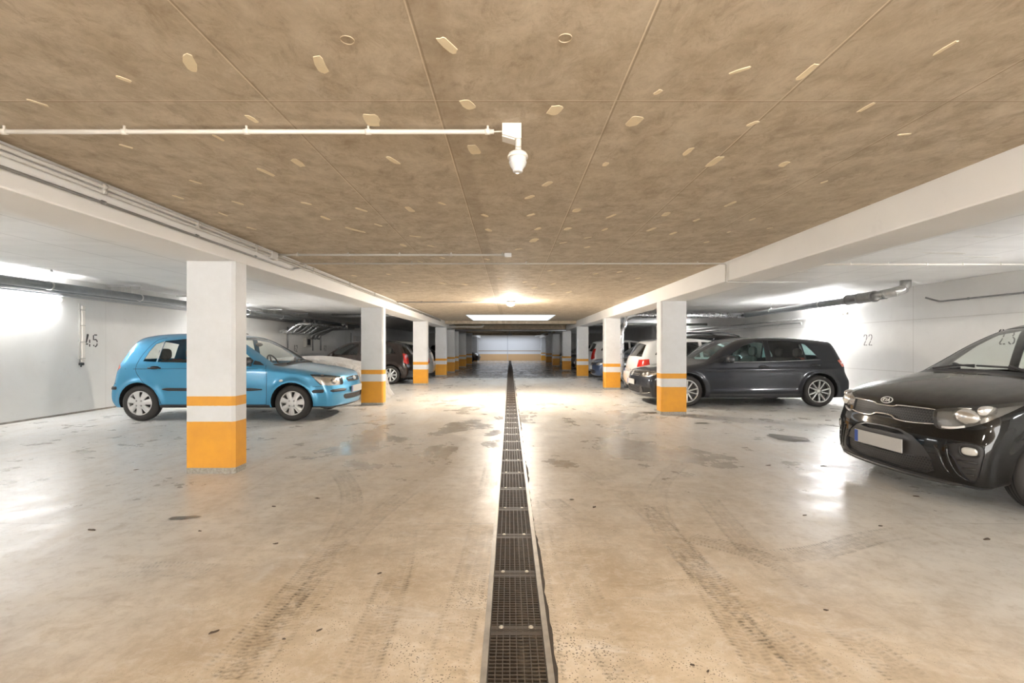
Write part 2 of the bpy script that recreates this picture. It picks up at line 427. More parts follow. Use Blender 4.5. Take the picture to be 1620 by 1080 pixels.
def prism(bm, poly, h0, h1, mat=None, mi=0):
    """extruded 2D polygon (x, y) from h0 to h1, optionally transformed"""
    a = [bm.verts.new((p[0], p[1], h0)) for p in poly]; b = [bm.verts.new((p[0], p[1], h1)) for p in poly]
    fs = [bm.faces.new(a[::-1]), bm.faces.new(b)]
    n = len(poly)
    for i in range(n): fs.append(bm.faces.new((a[i], a[(i+1) % n], b[(i+1) % n], b[i])))
    for f in fs: f.material_index = mi
    if mat is not None: xform(bm, a+b, mat)
    return a+b
def stroke(bm, line, wd, h, mat, mi=0):
    """thick 2D polyline as an extruded ribbon"""
    P = [Vector((p[0], p[1])) for p in line]; L = []; R = []
    for i in range(len(P)):
        a = P[max(i-1, 0)]; b = P[min(i+1, len(P)-1)]
        d = (b-a).normalized(); nn = Vector((-d.y, d.x))
        if 0 < i < len(P)-1:
            d1 = (P[i]-P[i-1]).normalized(); k = max(0.5, abs(Vector((-d1.y, d1.x)).dot(nn)))
        else: k = 1
        L.append(P[i]+nn*wd/2/k); R.append(P[i]-nn*wd/2/k)
    for i in range(len(P)-1):
        prism(bm, [R[i], R[i+1], L[i+1], L[i]], 0, h, mat, mi)
CEIL_PATCH = [(-0.216, 1.648, 0.049, 0.024, 1.06), (-0.704, 1.762, 0.057, 0.029, 1.67), (-1.182, 1.751, 0.058, 0.029, 2.03), (-1.511, 1.854, 0.026, 0.016, 0.99), (-2.027, 2.036, 0.038, 0.012, 1.01), (-1.186, 2.177, 0.037, 0.019, 1.4), (-0.638, 2.189, 0.056, 0.051, 1.65), (-0.179, 2.052, 0.043, 0.038, 1.11), (-1.461, 2.375, 0.037, 0.012, 1.39), (-1.205, 2.701, 0.057, 0.034, 1.5), (-1.46, 2.848, 0.066, 0.023, 1.29), (-0.655, 2.664, 0.058, 0.023, 1.24), (-0.19, 2.519, 0.059, 0.041, 1.41), (-1.998, 3.011, 0.039, 0.014, 1.11), (-2.005, 2.479, 0.029, 0.012, 0.93), (-2.319, 3.316, 0.044, 0.015, 1.33), (-1.979, 3.447, 0.05, 0.018, 1.16), (-1.489, 3.463, 0.042, 0.021, 0.82), (-2.263, 3.743, 0.055, 0.016, 1.43), (-1.133, 3.622, 0.058, 0.02, 1.06), (-2.283, 4.181, 0.049, 0.02, 1.14), (-1.498, 3.853, 0.059, 0.024, 1.33), (-0.762, 3.606, 0.068, 0.034, 1.42), (-0.496, 3.463, 0.039, 0.015, 0.92), (-1.132, 4.073, 0.048, 0.019, 1.11), (-0.895, 4.491, 0.055, 0.019, 0.48), (-0.822, 4.913, 0.042, 0.017, 0.84), (-1.097, 4.882, 0.063, 0.031, 1.37), (-0.199, 3.779, 0.044, 0.022, 1.0), (-0.19, 4.249, 0.051, 0.031, 1.15), (-1.385, 4.249, 0.113, 0.028, 0.99), (0.872, 1.799, 0.039, 0.012, -0.67), (1.134, 1.811, 0.057, 0.02, -1.49), (1.528, 1.662, 0.041, 0.012, -1.44), (0.61, 1.95, 0.021, 0.015, -1.11), (0.58, 2.202, 0.049, 0.044, -1.36), (0.2, 2.102, 0.046, 0.041, -1.3), (1.139, 2.227, 0.03, 0.018, -0.98), (1.561, 2.074, 0.043, 0.015, -1.44), (0.955, 2.544, 0.049, 0.024, -1.47), (1.157, 2.683, 0.072, 0.036, -1.47), (1.572, 2.72, 0.037, 0.03, -1.67), (1.945, 2.339, 0.032, 0.012, -0.22), (1.998, 3.011, 0.025, 0.012, -1.21), (1.616, 3.478, 0.062, 0.022, -1.36), (0.242, 3.047, 0.051, 0.03, -1.16), (0.139, 3.316, 0.053, 0.027, -0.9), (0.168, 3.761, 0.045, 0.023, -0.9), (0.512, 3.639, 0.051, 0.041, -1.33), (0.813, 3.797, 0.059, 0.021, -1.16), (0.249, 4.203, 0.051, 0.026, -1.06), (0.513, 4.203, 0.048, 0.033, -1.21), (0.848, 4.226, 0.047, 0.023, -1.28), (0.239, 4.651, 0.084, 0.05, -1.33), (0.748, 4.543, 0.041, 0.016, -0.69), (1.259, 4.226, 0.07, 0.028, -1.3), (1.505, 4.367, 0.05, 0.025, -1.32), (1.235, 3.743, 0.053, 0.037, -1.53), (1.541, 3.91, 0.04, 0.02, -1.3), (1.99, 3.891, 0.039, 0.015, -1.41), (2.294, 4.181, 0.027, 0.012, -0.96), (0.537, 4.764, 0.045, 0.018, -0.69), (1.995, 4.319, 0.024, 0.015, -1.31), (1.967, 4.735, 0.031, 0.019, -1.13), (0.091, 5.071, 0.051, 0.026, -0.69), (0.813, 4.975, 0.038, 0.019, -0.97), (0.549, 2.72, 0.028, 0.023, -1.39), (-0.275, 5.655, 0.05, 0.025, 0.97), (-0.792, 5.574, 0.047, 0.023, 1.02), (-1.098, 5.822, 0.049, 0.025, 1.08), (-1.711, 7.706, 0.084, 0.042, 1.14), (-1.105, 7.782, 0.088, 0.044, 1.08), (-0.757, 7.939, 0.088, 0.044, 1.16), (0.429, 8.362, 0.097, 0.048, -1.15), (0.718, 7.86, 0.085, 0.043, -1.15), (1.126, 9.034, 0.108, 0.054, -1.24), (-1.745, 6.835, 0.064, 0.032, 1.23), (-2.286, 6.956, 0.064, 0.032, 1.3), (0.239, 7.631, 0.079, 0.039, -1.21), (1.224, 6.776, 0.063, 0.032, -1.16), (1.528, 6.605, 0.059, 0.03, -1.19), (1.957, 7.211, 0.069, 0.034, -1.27), (0.55, 6.496, 0.061, 0.031, -1.06), (-0.16, 7.278, 0.074, 0.037, 1.18)]
TRACKS = [[(-1.648, 4.554), (-1.37, 4.038), (-1.188, 3.556), (-1.09, 3.067), (-1.052, 2.617), (-1.043, 2.226), (-1.049, 1.936), (-1.055, 1.697)], [(-0.681, 4.798), (-0.824, 3.949), (-0.951, 3.293), (-0.985, 2.824), (-0.957, 2.343), (-0.972, 1.936), (-0.988, 1.697)], [(1.718, 4.798), (1.314, 4.132), (1.098, 3.556), (1.016, 3.067), (1.019, 2.696), (0.99, 2.226), (0.969, 1.895), (0.953, 1.687)], [(0.75, 4.554), (0.92, 3.864), (1.007, 3.234), (1.001, 2.696), (1.045, 2.283), (1.093, 1.936), (1.139, 1.697)], [(0.314, 3.703), (0.423, 3.394), (0.555, 3.121), (0.666, 2.965)], [(0.332, 3.176), (0.336, 2.696), (0.366, 2.226), (0.4, 1.895), (0.435, 1.687)], [(2.631, 3.067), (2.267, 2.965), (1.818, 2.763), (1.523, 2.696)], [(-0.681, 3.067), (-0.605, 2.543), (-0.57, 2.071), (-0.558, 1.697)], [(-0.24, 1.687), (-0.212, 2.226), (-0.193, 2.87), (-0.18, 3.703), (-0.174, 4.931)], [(0.12, 1.687), (0.126, 2.172), (0.128, 2.87), (0.141, 3.703)], [(1.548, 3.703), (1.429, 2.87), (1.4, 2.172), (1.433, 1.697)], [(1.566, 1.979), (1.541, 2.343), (1.415, 2.696), (1.121, 2.965)], [(-2.194, 2.507), (-1.853, 2.543), (-1.593, 2.507)]]
DEBRIS = [(-1.236, 1.979, 0.025), (-2.724, 3.088, 0.04), (-0.801, 1.992, 0.016), (-0.921, 1.932, 0.012), (-1.759, 3.542, 0.023), (-1.418, 2.87, 0.018), (-0.686, 2.493, 0.016), (-2.006, 3.067, 0.02), (-1.516, 3.734, 0.024), (3.143, 4.747, 0.046), (2.957, 2.936, 0.038), (2.466, 3.154, 0.02), (2.6, 4.773, 0.046), (1.429, 2.145, 0.017), (0.683, 1.774, 0.011), (0.727, 1.74, 0.011), (0.486, 3.703, 0.024), (2.087, 3.355, 0.021), (5.165, 7.694, 0.062), (4.047, 5.911, 0.038), (2.269, 9.808, 0.063), (3.245, 3.782, 0.03), (0.628, 3.528, 0.034), (-3.628, 4.601, 0.029)]
# ------------------------------------------------------------------ the setting
XL, XR, YB, YE = -7.8, 8.0, -7.0, 42.4
DX0, DX1 = -0.095, 0.149            # drain slot
ZC, ZB, ZS = 2.24, 2.0, 2.4         # aisle ceiling, beam soffit, bay ceiling
BLI, BLO, BRI, BRO = -2.59, -3.04, 2.66, 3.105
def struct(name, bm, mats): return tag(obj(name, bm, mats), kind='structure')

bm = bmesh.new()
for a, b in ((XL-0.2, DX0-0.012), (DX1+0.012, XR+0.2)): box(bm, a, b, YB-0.2, YE+0.2, -0.16, 0)
box(bm, DX0-0.013, DX1+0.013, YB-0.2, YE+0.2, -0.16, -0.13, 1)
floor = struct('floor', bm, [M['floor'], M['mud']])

# tyre prints: thin rubber and mud films lying on the screed
def mat_track():
    t = NT('tyre_print'); uv = t.coords('UV'); sx = t.add('ShaderNodeSeparateXYZ', ins={0: uv}); u, v = sx.outputs[0], sx.outputs[1]
    co = t.coords()
    ua = t.math('ABSOLUTE', t.math('SUBTRACT', u, 0.5))
    chev = t.math('PINGPONG', t.math('ADD', v, t.math('MULTIPLY', ua, 0.05)), 0.011)
    c = t.mapr(chev, 0.004, 0.007)
    rib = t.math('MAXIMUM', t.mapr(t.math('ABSOLUTE', t.math('SUBTRACT', ua, 0.40)), 0.03, 0.06, 1.0, 0.0),
                 t.math('MULTIPLY', t.mapr(t.math('PINGPONG', u, 0.125), 0.02, 0.04), 0.45))
    n = t.noise(co, 1.6, 6, 0.65, 0.4); n2 = t.noise(co, 30, 3, 0.6)
    a = t.math('MULTIPLY', t.math('MULTIPLY', c, rib), t.mapr(n, 0.38, 0.62))
    a = t.math('ADD', a, t.math('MULTIPLY', t.mapr(n, 0.35, 0.6), 0.16))
    a = t.math('MULTIPLY', a, t.mapr(ua, 0.40, 0.5, 1.0, 0.0))
    a = t.math('MULTIPLY', a, t.mapr(n2, 0.35, 0.55))
    a = t.math('MULTIPLY', a, 0.42)
    b = t.add('ShaderNodeBsdfPrincipled', ins={'Base Color': (0.25, 0.185, 0.115), 'Roughness': 0.5})
    tr = t.add('ShaderNodeBsdfTransparent'); ms = t.add('ShaderNodeMixShader', ins={0: a})
    t.t.links.new(tr.outputs[0], ms.inputs[1]); t.t.links.new(b.outputs[0], ms.inputs[2]); t.t.links.new(ms.outputs[0], t.out.inputs[0])
    return t.m
def catmull(P, n=8, closed=False):
    P = [np.array(p, float) for p in P]; out = []
    m = len(P)
    rng = range(m) if closed else range(m-1)
    for i in rng:
        p1, p2 = P[i], P[(i+1) % m]
        p0 = P[i-1] if (i > 0 or closed) else p1; p3 = P[(i+2) % m] if (i+2 < m or closed) else p2
        for k in range(n):
            t = k/n
            out.append(0.5*((2*p1)+(-p0+p2)*t+(2*p0-5*p1+4*p2-p3)*t*t+(-p0+3*p1-3*p2+p3)*t**3))
    if not closed: out.append(P[-1])
    return np.array(out)
mt = mat_track()
for ti, tr in enumerate(TRACKS):
    P = catmull(tr, 14); wd = 0.19
    bm = bmesh.new(); uvl = bm.loops.layers.uv.new('UVMap'); L = []; dist = 0.0; ds = []
    for i in range(len(P)):
        a, b = P[max(i-1, 0)], P[min(i+1, len(P)-1)]; d = (b-a)/np.linalg.norm(b-a); nn = np.array((-d[1], d[0]))
        if i: dist += np.linalg.norm(P[i]-P[i-1])
        ds.append(dist)
        z = 0.0006 + 0.00025*ti
        L.append((bm.verts.new((*(P[i]+nn*wd/2), z)), bm.verts.new((*(P[i]-nn*wd/2), z))))
    for i in range(len(L)-1):
        f = bm.faces.new((L[i][1], L[i+1][1], L[i+1][0], L[i][0]))
        for lp, uv in zip(f.loops, ((1, ds[i]), (1, ds[i+1]), (0, ds[i+1]), (0, ds[i]))): lp[uvl].uv = uv
    obj('tyre_print', bm, mt, floor)
# dark oil and water stains
def blob(cx, cy, rx, ry, rot, seed, n=28, amp=0.25):
    rnd = random.Random(seed); ph = [rnd.uniform(0, 6.28) for _ in range(4)]
    out = []
    for k in range(n):
        a = 2*math.pi*k/n; r = 1+amp*(math.sin(2*a+ph[0])*0.5+math.sin(3*a+ph[1])*0.4+math.sin(5*a+ph[2])*0.3+math.sin(8*a+ph[3])*0.15)
        x, y = math.cos(a)*rx*r, math.sin(a)*ry*r
        out.append((cx+x*math.cos(rot)-y*math.sin(rot), cy+x*math.sin(rot)+y*math.cos(rot)))
    return out
M['stain'] = simple('oil_stain', (0.17, 0.155, 0.125), 0.28)
for i, a in enumerate(((3.63, 6.2, 0.17, 0.30, 0.4), (-2.27, 3.30, 0.09, 0.035, 0.2), (3.0, 7.4, 0.12, 0.05, 0.1), (2.55, 8.6, 0.15, 0.08, 0))):
    bm = bmesh.new(); bm.faces.new([bm.verts.new((x, y, 0.0055)) for x, y in blob(*a, seed=i+3)])
    obj('oil_stain', bm, M['stain'], floor)

def slab(bm, x0, x1, y0, y1, z0, z1, holes):
    """horizontal slab with rectangular holes lined up along y"""
    y = y0
    for hx0, hx1, hy0, hy1 in holes:
        box(bm, x0, x1, y, hy0, z0, z1)
        box(bm, x0, hx0, hy0, hy1, z0, z1); box(bm, hx1, x1, hy0, hy1, z0, z1); y = hy1
    box(bm, x0, x1, y, y1, z0, z1)
HOLES = [(-1.45, 1.51, 15.42, 18.75), (-2.45, 2.3, 37.0, 41.9)]
bm = bmesh.new(); slab(bm, BLI+0.001, BRI-0.001, YB, YE, ZC, ZC+0.3, HOLES)
rnd = random.Random(5)
for (x, y, L, wd, a) in CEIL_PATCH:
    P = []
    for k in range(12):
        t = 2*math.pi*k/12; c, s = math.cos(t), math.sin(t)
        c = math.copysign(abs(c)**0.6, c); s = math.copysign(abs(s)**0.6, s)
        j = rnd.uniform(0.85, 1.12)
        P.append((x+(c*L*j)*math.cos(a)-(s*wd*0.7*j)*math.sin(a), y+(c*L*j)*math.sin(a)+(s*wd*0.7*j)*math.cos(a)))
    prism(bm, P, ZC-0.0025, ZC+0.001, mi=1)
for (x, y) in ((0.188, 1.61), (-0.555, 1.62)):
    R = lathe(bm, [(0.024, ZC-0.0002), (0.024, ZC-0.003), (0.0215, ZC-0.003), (0.0215, ZC-0.0002)], 'z', 28, 2, (x, y, 0))
struct('ceiling', bm, [M['ceiling'], M['filler'], M['ring_mark']])
for nm, a, b in (('ceiling_left', XL, BLO), ('ceiling_right', BRO, XR)):
    bm = bmesh.new(); box(bm, a, b, YB, YE, ZS, ZS+0.14)
    if nm == 'ceiling_right':
        for i, (x, y, rx, ry) in enumerate(((5.6, 6.1, 0.35, 0.05), (6.3, 6.35, 0.3, 0.03), (4.7, 7.6, 0.10, 0.05), (5.2, 5.2, 0.12, 0.03), (4.2, 6.0, 0.10, 0.04), (6.0, 5.4, 0.08, 0.05), (4.3, 7.2, 0.14, 0.03))):
            prism(bm, blob(x, y, rx, ry, 0.1, i), ZS-0.002, ZS+0.001, mi=1)
    struct(nm, bm, [M['bay_ceiling'], M['filler_light']])
for i, (a, b) in enumerate(((BLO, BLI), (BRI, BRO))):
    bm = bmesh.new(); box(bm, a, b, YB, YE, ZB, ZS+0.14, bev=0.012); struct('beam_left' if i == 0 else 'beam_right', bm, M['beam'])
# cross beams past the skylight
for i, (y0, y1, z) in enumerate(((18.95, 19.35, 2.13), (22.6, 23.0, 2.03), (27.9, 28.3, 2.03), (33.0, 33.4, 2.03))):
    bm = bmesh.new(); box(bm, BLI+0.0, BRI-0.0, y0, y1, z, ZC+0.02, bev=0.01); struct('cross_beam_%d' % (i+1), bm, M['ceiling'])
# skylight shafts
for i, (a, b, c, d) in enumerate(HOLES):
    bm = bmesh.new(); t = 0.1; zt = 3.35
    box(bm, a-t, a, c-t, d+t, ZC+0.3, zt); box(bm, b, b+t, c-t, d+t, ZC+0.3, zt)
    box(bm, a, b, c-t, c, ZC+0.3, zt); box(bm, a, b, d, d+t, ZC+0.3, zt); box(bm, a-t, b+t, c-t, d+t, zt, zt+0.05)
    # white lining of the opening itself
    for q in ((a, a+0.012, c, d), (b-0.012, b, c, d), (a, b, c, c+0.012), (a, b, d-0.012, d)): box(bm, q[0], q[1], q[2], q[3], ZC+0.004, ZC+0.31)
    struct('skylight_shaft_%d' % (i+1), bm, simple('shaft_white', (0.86, 0.87, 0.88), 0.7))
for nm, x0, x1 in (('wall_left', XL-0.2, XL), ('wall_right', XR, XR+0.2)):
    bm = bmesh.new(); box(bm, x0, x1, YB, YE, -0.16, ZS+0.14)
    rnd = random.Random(8 if nm == 'wall_left' else 9); xs = XL if nm == 'wall_left' else XR
    struct(nm, bm, M['wall'] if nm == 'wall_left' else M['wall_right'])
    bm = bmesh.new(); a, b = (XL, XL+0.012) if nm == 'wall_left' else (XR-0.012, XR)
    box(bm, a, b, YB, YE, 0, 0.03); struct('baseboard_'+nm[5:], bm, M['joint_dirt'])
bm = bmesh.new(); box(bm, XL-0.2, XR+0.2, YE, YE+0.2, -0.16, ZS+0.14); struct('wall_end', bm, M['endwall'])
bm = bmesh.new()                                   # opening added in the unseen back wall to let fill light in
for a, b in ((XL-0.2, -2.9), (2.9, XR+0.2)): box(bm, a, b, YB-0.2, YB, -0.16, ZS+0.14)
struct('wall_back', bm, M['wall'])
# the bays are closed off behind the last parked cars
for nm, a, b in (('wall_far_left', XL, -2.75), ('wall_far_right', 2.75, XR)):
    bm = bmesh.new(); box(bm, a, b, 41.4, 41.6, 0, ZS); struct(nm, bm, M['wall_dark'])

# ------------------------------------------------------------------ columns
def column(x0, x1, y, d, label, grp):
    o = empty('column', ((x0+x1)/2, y+d/2, 0)); tag(o, label, 'column', grp)
    bm = bmesh.new(); hw = (x1-x0)/2; c = 0.028
    poly = [(-hw, -d/2), (hw, -d/2), (hw, d/2), (-hw, d/2)]
    if x1 < 0: poly = [(-hw, -d/2), (hw-c, -d/2), (hw, -d/2+c*0.7), (hw, d/2), (-hw, d/2)]
    else: poly = [(-hw, -d/2+c*0.7), (-hw+c, -d/2), (hw, -d/2), (hw, d/2), (-hw, d/2)]
    prism(bm, poly, 0.0, ZB+0.002); s = obj('shaft', bm, M['column'], o)
    return o
LC = [(4.46, 'first'), (9.69, 'second'), (14.9, 'third'), (19.35, 'fourth'), (22.2, 'fifth'), (23.9, 'sixth'), (28.0, 'seventh'), (32.4, 'eighth'), (38.0, 'ninth')]
LN = {4.46: 'white column with orange bands in front of the blue hatchback, largest of all',
      9.69: 'white and orange column beside the plastic-sheeted heap, next to the blue car nose',
      14.9: 'white and orange column just behind the brown hatchback tail, a dark nick at its foot',
      19.35: 'white and orange column next past the silver hatchback on the left row',
      22.2: 'fifth white and orange column of the left row, half hidden by the one before',
      23.9: 'sixth column of the left row, only a narrow strip of it showing',
      28.0: 'seventh column of the left row, in the dim part past the skylight',
      32.4: 'eighth column of the left row, in the dim part before the far dark car',
      38.0: 'last column of the left row, bluish beside the bright end wall'}
for y, _ in LC: column(BLO, BLI, y, 0.2, LN[y], 'columns of the left row')
RN = {8.33: 'white column with orange bands in front of the dark hatchback with alloy wheels',
      13.3: 'white and orange column beside the galvanised downpipe, a red dot near its foot',
      18.7: 'white and orange column standing before the white hatchback with tall red tail lamps',
      24.0: 'fourth white and orange column of the right row, in dim light',
      29.5: 'fifth column of the right row, dark, past the skylight',
      35.0: 'sixth column of the right row, deep in shade',
      40.2: 'last column of the right row, against the bright end wall'}
for y in RN: column(BRI, BRO, y, 0.25, RN[y], 'columns of the right row')

# ------------------------------------------------------------------ drain channel down the middle
ch = empty('drain_channel', (0, 0, 0)); tag(ch, 'steel-edged drain channel running the length of the aisle', 'drain')
for x0, x1 in ((DX0-0.012, DX0+0.012), (DX1-0.012, DX1+0.012)):
    bm = bmesh.new(); box(bm, x0, x1, YB, YE-0.01, -0.128, 0.003); obj('edge_rail', bm, M['rail'], ch)
bm = bmesh.new(); rnd = random.Random(4); prev = None; wv = 0.006      # broken screed along the right rail
for k in range(380):
    y = 1.0+0.042*k; wv = min(0.018, max(0.0015, wv+rnd.uniform(-0.006, 0.006))); x = DX1+0.0115
    cur = (bm.verts.new((x, y, 0.001)), bm.verts.new((x+wv, y, 0.001)))
    if prev: bm.faces.new((prev[0], prev[1], cur[1], cur[0]))
    prev = cur
obj('crumbled_edge', bm, M['mud'], ch)
GX0, GX1 = DX0+0.014, DX1-0.014
def grate_mesh(fine=True):
    bm = bmesh.new(); L = 0.496; z0, z1 = -0.026, -0.002
    nx = 8
    for k in range(nx+1):
        x = GX0+(GX1-GX0)*k/nx; t = 0.0022
        box(bm, x-t if k else x, x+t if k < nx else x, 0, L, z0, z1)
    ny = 24 if fine else 12
    for k in range(ny+1):
        y = L*k/ny; t = 0.0025 if 0 < k < ny else 0.005
        box(bm, GX0, GX1, max(0, y-t), min(L, y+t), z0+0.002, z1-0.001)
    for yy in (0.02, L-0.02):
        box(bm, GX0, GX1, yy-0.012, yy+0.012, z0, z1-0.0005)
    return bm
gr = empty('drain_grate', (0, 1.0, 0)); obj('bar_grid', grate_mesh(), M['grate'], gr)
for x in (GX0+0.045, GX1-0.045):
    bm = bmesh.new(); lathe(bm, [(0.0, 0.001), (0.009, 0.001), (0.011, -0.003)], 'z', 12, 0, (x, 0.02, 0)); obj('bolt', bm, M['bolt'], gr)
tag(gr, 'rusty steel mesh grate panel lying in the drain channel', 'grate', 'grate panels of the drain channel')
for k in range(1, 82):
    c = copy_tree(gr); c.location.y = 1.0+0.5*k

# ------------------------------------------------------------------ pipes, cables and lamps
def pipe_thing(name, label, cat, pts, r, mat, group=None, brad=0.15, seg=12, clips=None, clip_r=None, clip_mat=None, clip_off=(0, 0, 0)):
    root = empty(name, pts[0]); tag(root, label, cat, group)
    o0 = Vector(pts[0])
    bm = bmesh.new(); tube(bm, [Vector(p)-o0 for p in bend(pts, brad)], r, seg); obj('tube_run', bm, mat, root)
    for c in clips or ():
        bm = bmesh.new(); cr = clip_r or r*1.5
        tube(bm, [Vector(c[0])-o0-Vector(c[1])*0.012, Vector(c[0])-o0+Vector(c[1])*0.012], cr, 10)
        if len(c) > 2: tube(bm, [Vector(c[0])-o0, Vector(c[2])-o0], 0.006, 6)
        obj('clip', bm, clip_mat or mat, root)
    return root
z = ZC-0.028
pipe_thing('conduit', 'white plastic cable conduit on the ceiling nearest the camera, ending by the sensor', 'conduit', [(-2.585, 2.25, z), (-0.075, 2.25, z)], 0.0105, M['white_plastic'],
           'ceiling conduits over the aisle', clips=[((x, 2.25, z), (1, 0, 0), (x, 2.25, ZC)) for x in (-2.40, -1.83, -1.25, -0.672, -0.105)], clip_r=0.014)
pipe_thing('conduit', 'grey conduit on the ceiling ending at an empty fitting over mid aisle', 'conduit', [(-2.585, 5.25, z), (-0.06, 5.25, z)], 0.012, M['grey_plastic'],
           'ceiling conduits over the aisle', clips=[((x, 5.25, z), (1, 0, 0), (x, 5.25, ZC)) for x in (-2.35, -1.79, -1.22, -0.65, -0.08)], clip_r=0.016)
pipe_thing('conduit', 'grey conduit spanning the whole aisle ceiling and dropping down the right beam', 'conduit',
           [(-2.575, 5.80, z), (2.645, 5.80, z), (2.645, 5.80, 1.985), (3.65, 5.80, 1.985)],
           0.010, M['grey_plastic'], 'ceiling conduits over the aisle', brad=0.03, clips=[((x, 5.80, z), (1, 0, 0), (x, 5.80, ZC)) for x in (-1.9, -1.2, -0.5, 0.2, 0.9, 1.6, 2.3)], clip_r=0.013)
pipe_thing('conduit', 'thin dark conduit running to the lit warm ceiling lamp', 'conduit', [(-2.585, 10.75, z), (-0.16, 10.75, z)], 0.012, M['galv_dark'],
           'ceiling conduits over the aisle', clips=[((x, 10.75, z), (1, 0, 0), (x, 10.75, ZC)) for x in (-2.0, -1.1, -0.4)], clip_r=0.015)
pipe_thing('conduit', 'white conduit on the right bay ceiling with a row of clips', 'conduit', [(4.3, 6.76, ZS-0.03), (7.98, 6.76, ZS-0.03)], 0.013, M['white_plastic'],
           'bay ceiling conduits', clips=[((x, 6.76, ZS-0.03), (1, 0, 0), (x, 6.76, ZS)) for x in (4.86, 5.4, 5.94, 6.46, 7.0, 7.6)], clip_r=0.016)
bm = bmesh.new(); box(bm, -0.06, 0.02, 5.22, 5.28, ZC-0.05, ZC-0.01, bev=0.006)
tag(obj('end_fitting', bm, M['clear_plastic']), 'small clear end fitting on the ceiling at the tip of a conduit', 'fitting')
# cables along the left beam face
for i, (zz, r, lab) in enumerate(((2.205, 0.013, 'upper grey cable along the left beam, tight under the ceiling'), (2.172, 0.011, 'second grey cable along the left beam'))):
    pipe_thing('cable', lab, 'cable', [(BLI+0.022, -2.0, zz), (BLI+0.022, 17.6, zz-0.01)], r, M['grey_plastic'], 'cables along the left beam',
               clips=[((BLI+0.022, y, zz), (0, 1, 0)) for y in (2.3, 3.0, 3.9, 4.8, 6.2, 7.6, 9.0)], clip_r=r*1.5)
pipe_thing('cable', 'lowest cable on the left beam, bending up to the ceiling past the junction box', 'cable', [(BLI+0.018, -2.0, 2.105), (BLI+0.018, 5.6, 2.10), (BLI+0.018, 5.85, 2.17), (BLI+0.03, 5.95, 2.205)], 0.009, M['galv_dark'], 'cables along the left beam', brad=0.05,
           clips=[((BLI+0.018, y, 2.105), (0, 1, 0)) for y in (2.3, 3.0, 3.9, 4.8)], clip_r=0.014)
bm = bmesh.new(); box(bm, BLI, BLI+0.05, 5.08, 5.20, 2.14, 2.225, bev=0.008)
tag(obj('junction_box', bm, M['grey_plastic']), 'small square junction box on the left beam face', 'junction box')
# hanging sensor
s = empty('ceiling_sensor', (0.02, 2.25, ZC)); tag(s, 'white bracketed ceiling sensor with ribbed bulb hanging over the aisle', 'sensor')
bm = bmesh.new(); prism(bm, [(-0.056, 0), (0.034, 0), (0.034, -0.07), (0.006, -0.07), (-0.056, -0.052)], -0.03, 0.03, Matrix.Rotation(math.pi/2, 4, 'X')); obj('mounting_box', bm, M['white_plastic'], s)
bm = bmesh.new(); prism(bm, [(-0.056, -0.055), (0.004, -0.073), (0.004, -0.080), (-0.056, -0.062)], -0.03, 0.03, Matrix.Rotation(math.pi/2, 4, 'X')); obj('cover_lip', bm, M['white_plastic'], s)
bm = bmesh.new(); tube(bm, [(0.02, 0, -0.05), (0.02, 0, -0.122)], 0.0145, 16); tube(bm, [(0.02, -0.012, -0.05), (0.02, -0.012, -0.108)], 0.013, 12); obj('arm', bm, M['white_plastic'], s)
bm = bmesh.new(); lathe(bm, [(0.0, -0.118), (0.014, -0.119), (0.03, -0.123), (0.042, -0.131), (0.048, -0.142), (0.049, -0.152), (0.042, -0.153)], 'z', 32, 0, (0.018, 0, 0)); obj('collar', bm, M['white_plastic'], s)
bm = bmesh.new(); lathe(bm, [(0.041, -0.150), (0.041, -0.170), (0.0425, -0.173), (0.0425, -0.178), (0.039, -0.181), (0.037, -0.191), (0.026, -0.205), (0.024, -0.209), (0.024, -0.217), (0.018, -0.221), (0.0, -0.222)], 'z', 32, 0, (0.018, 0, 0))
obj('ribbed_bulb', bm, M['clear_plastic'], s)
bm = bmesh.new(); tube(bm, [(-0.10, 0, -0.028), (-0.05, 0, -0.026)], 0.0035, 8); obj('lead_wire', bm, M['white_plastic'], s)
# warm lamps
def bulkhead(x, y, label, mat='warm'):
    s = empty('ceiling_lamp', (x, y, ZC)); tag(s, label, 'lamp', 'round ceiling lamps of the aisle')
    bm = bmesh.new(); lathe(bm, [(0, 0), (0.11, 0), (0.115, -0.03), (0.10, -0.045), (0, -0.045)], 'z', 28); obj('lamp_base', bm, M['white_plastic'], s, True)
    bm = bmesh.new(); lathe(bm, [(0.085, -0.045), (0.082, -0.075), (0.06, -0.10), (0.03, -0.112), (0.0, -0.115)], 'z', 28); obj('lamp_globe', bm, M[mat], s, True)
    return s
bulkhead(0.02, 10.8, 'lit round lamp on the aisle ceiling before the skylight', 'warm2')
bulkhead(0.45, 0.55, 'lit round lamp on the aisle ceiling overhead')
bulkhead(-0.6, -3.4, 'added fill lamp on the aisle ceiling, out of view behind the camera')  # unseen lamp added to light the column fronts
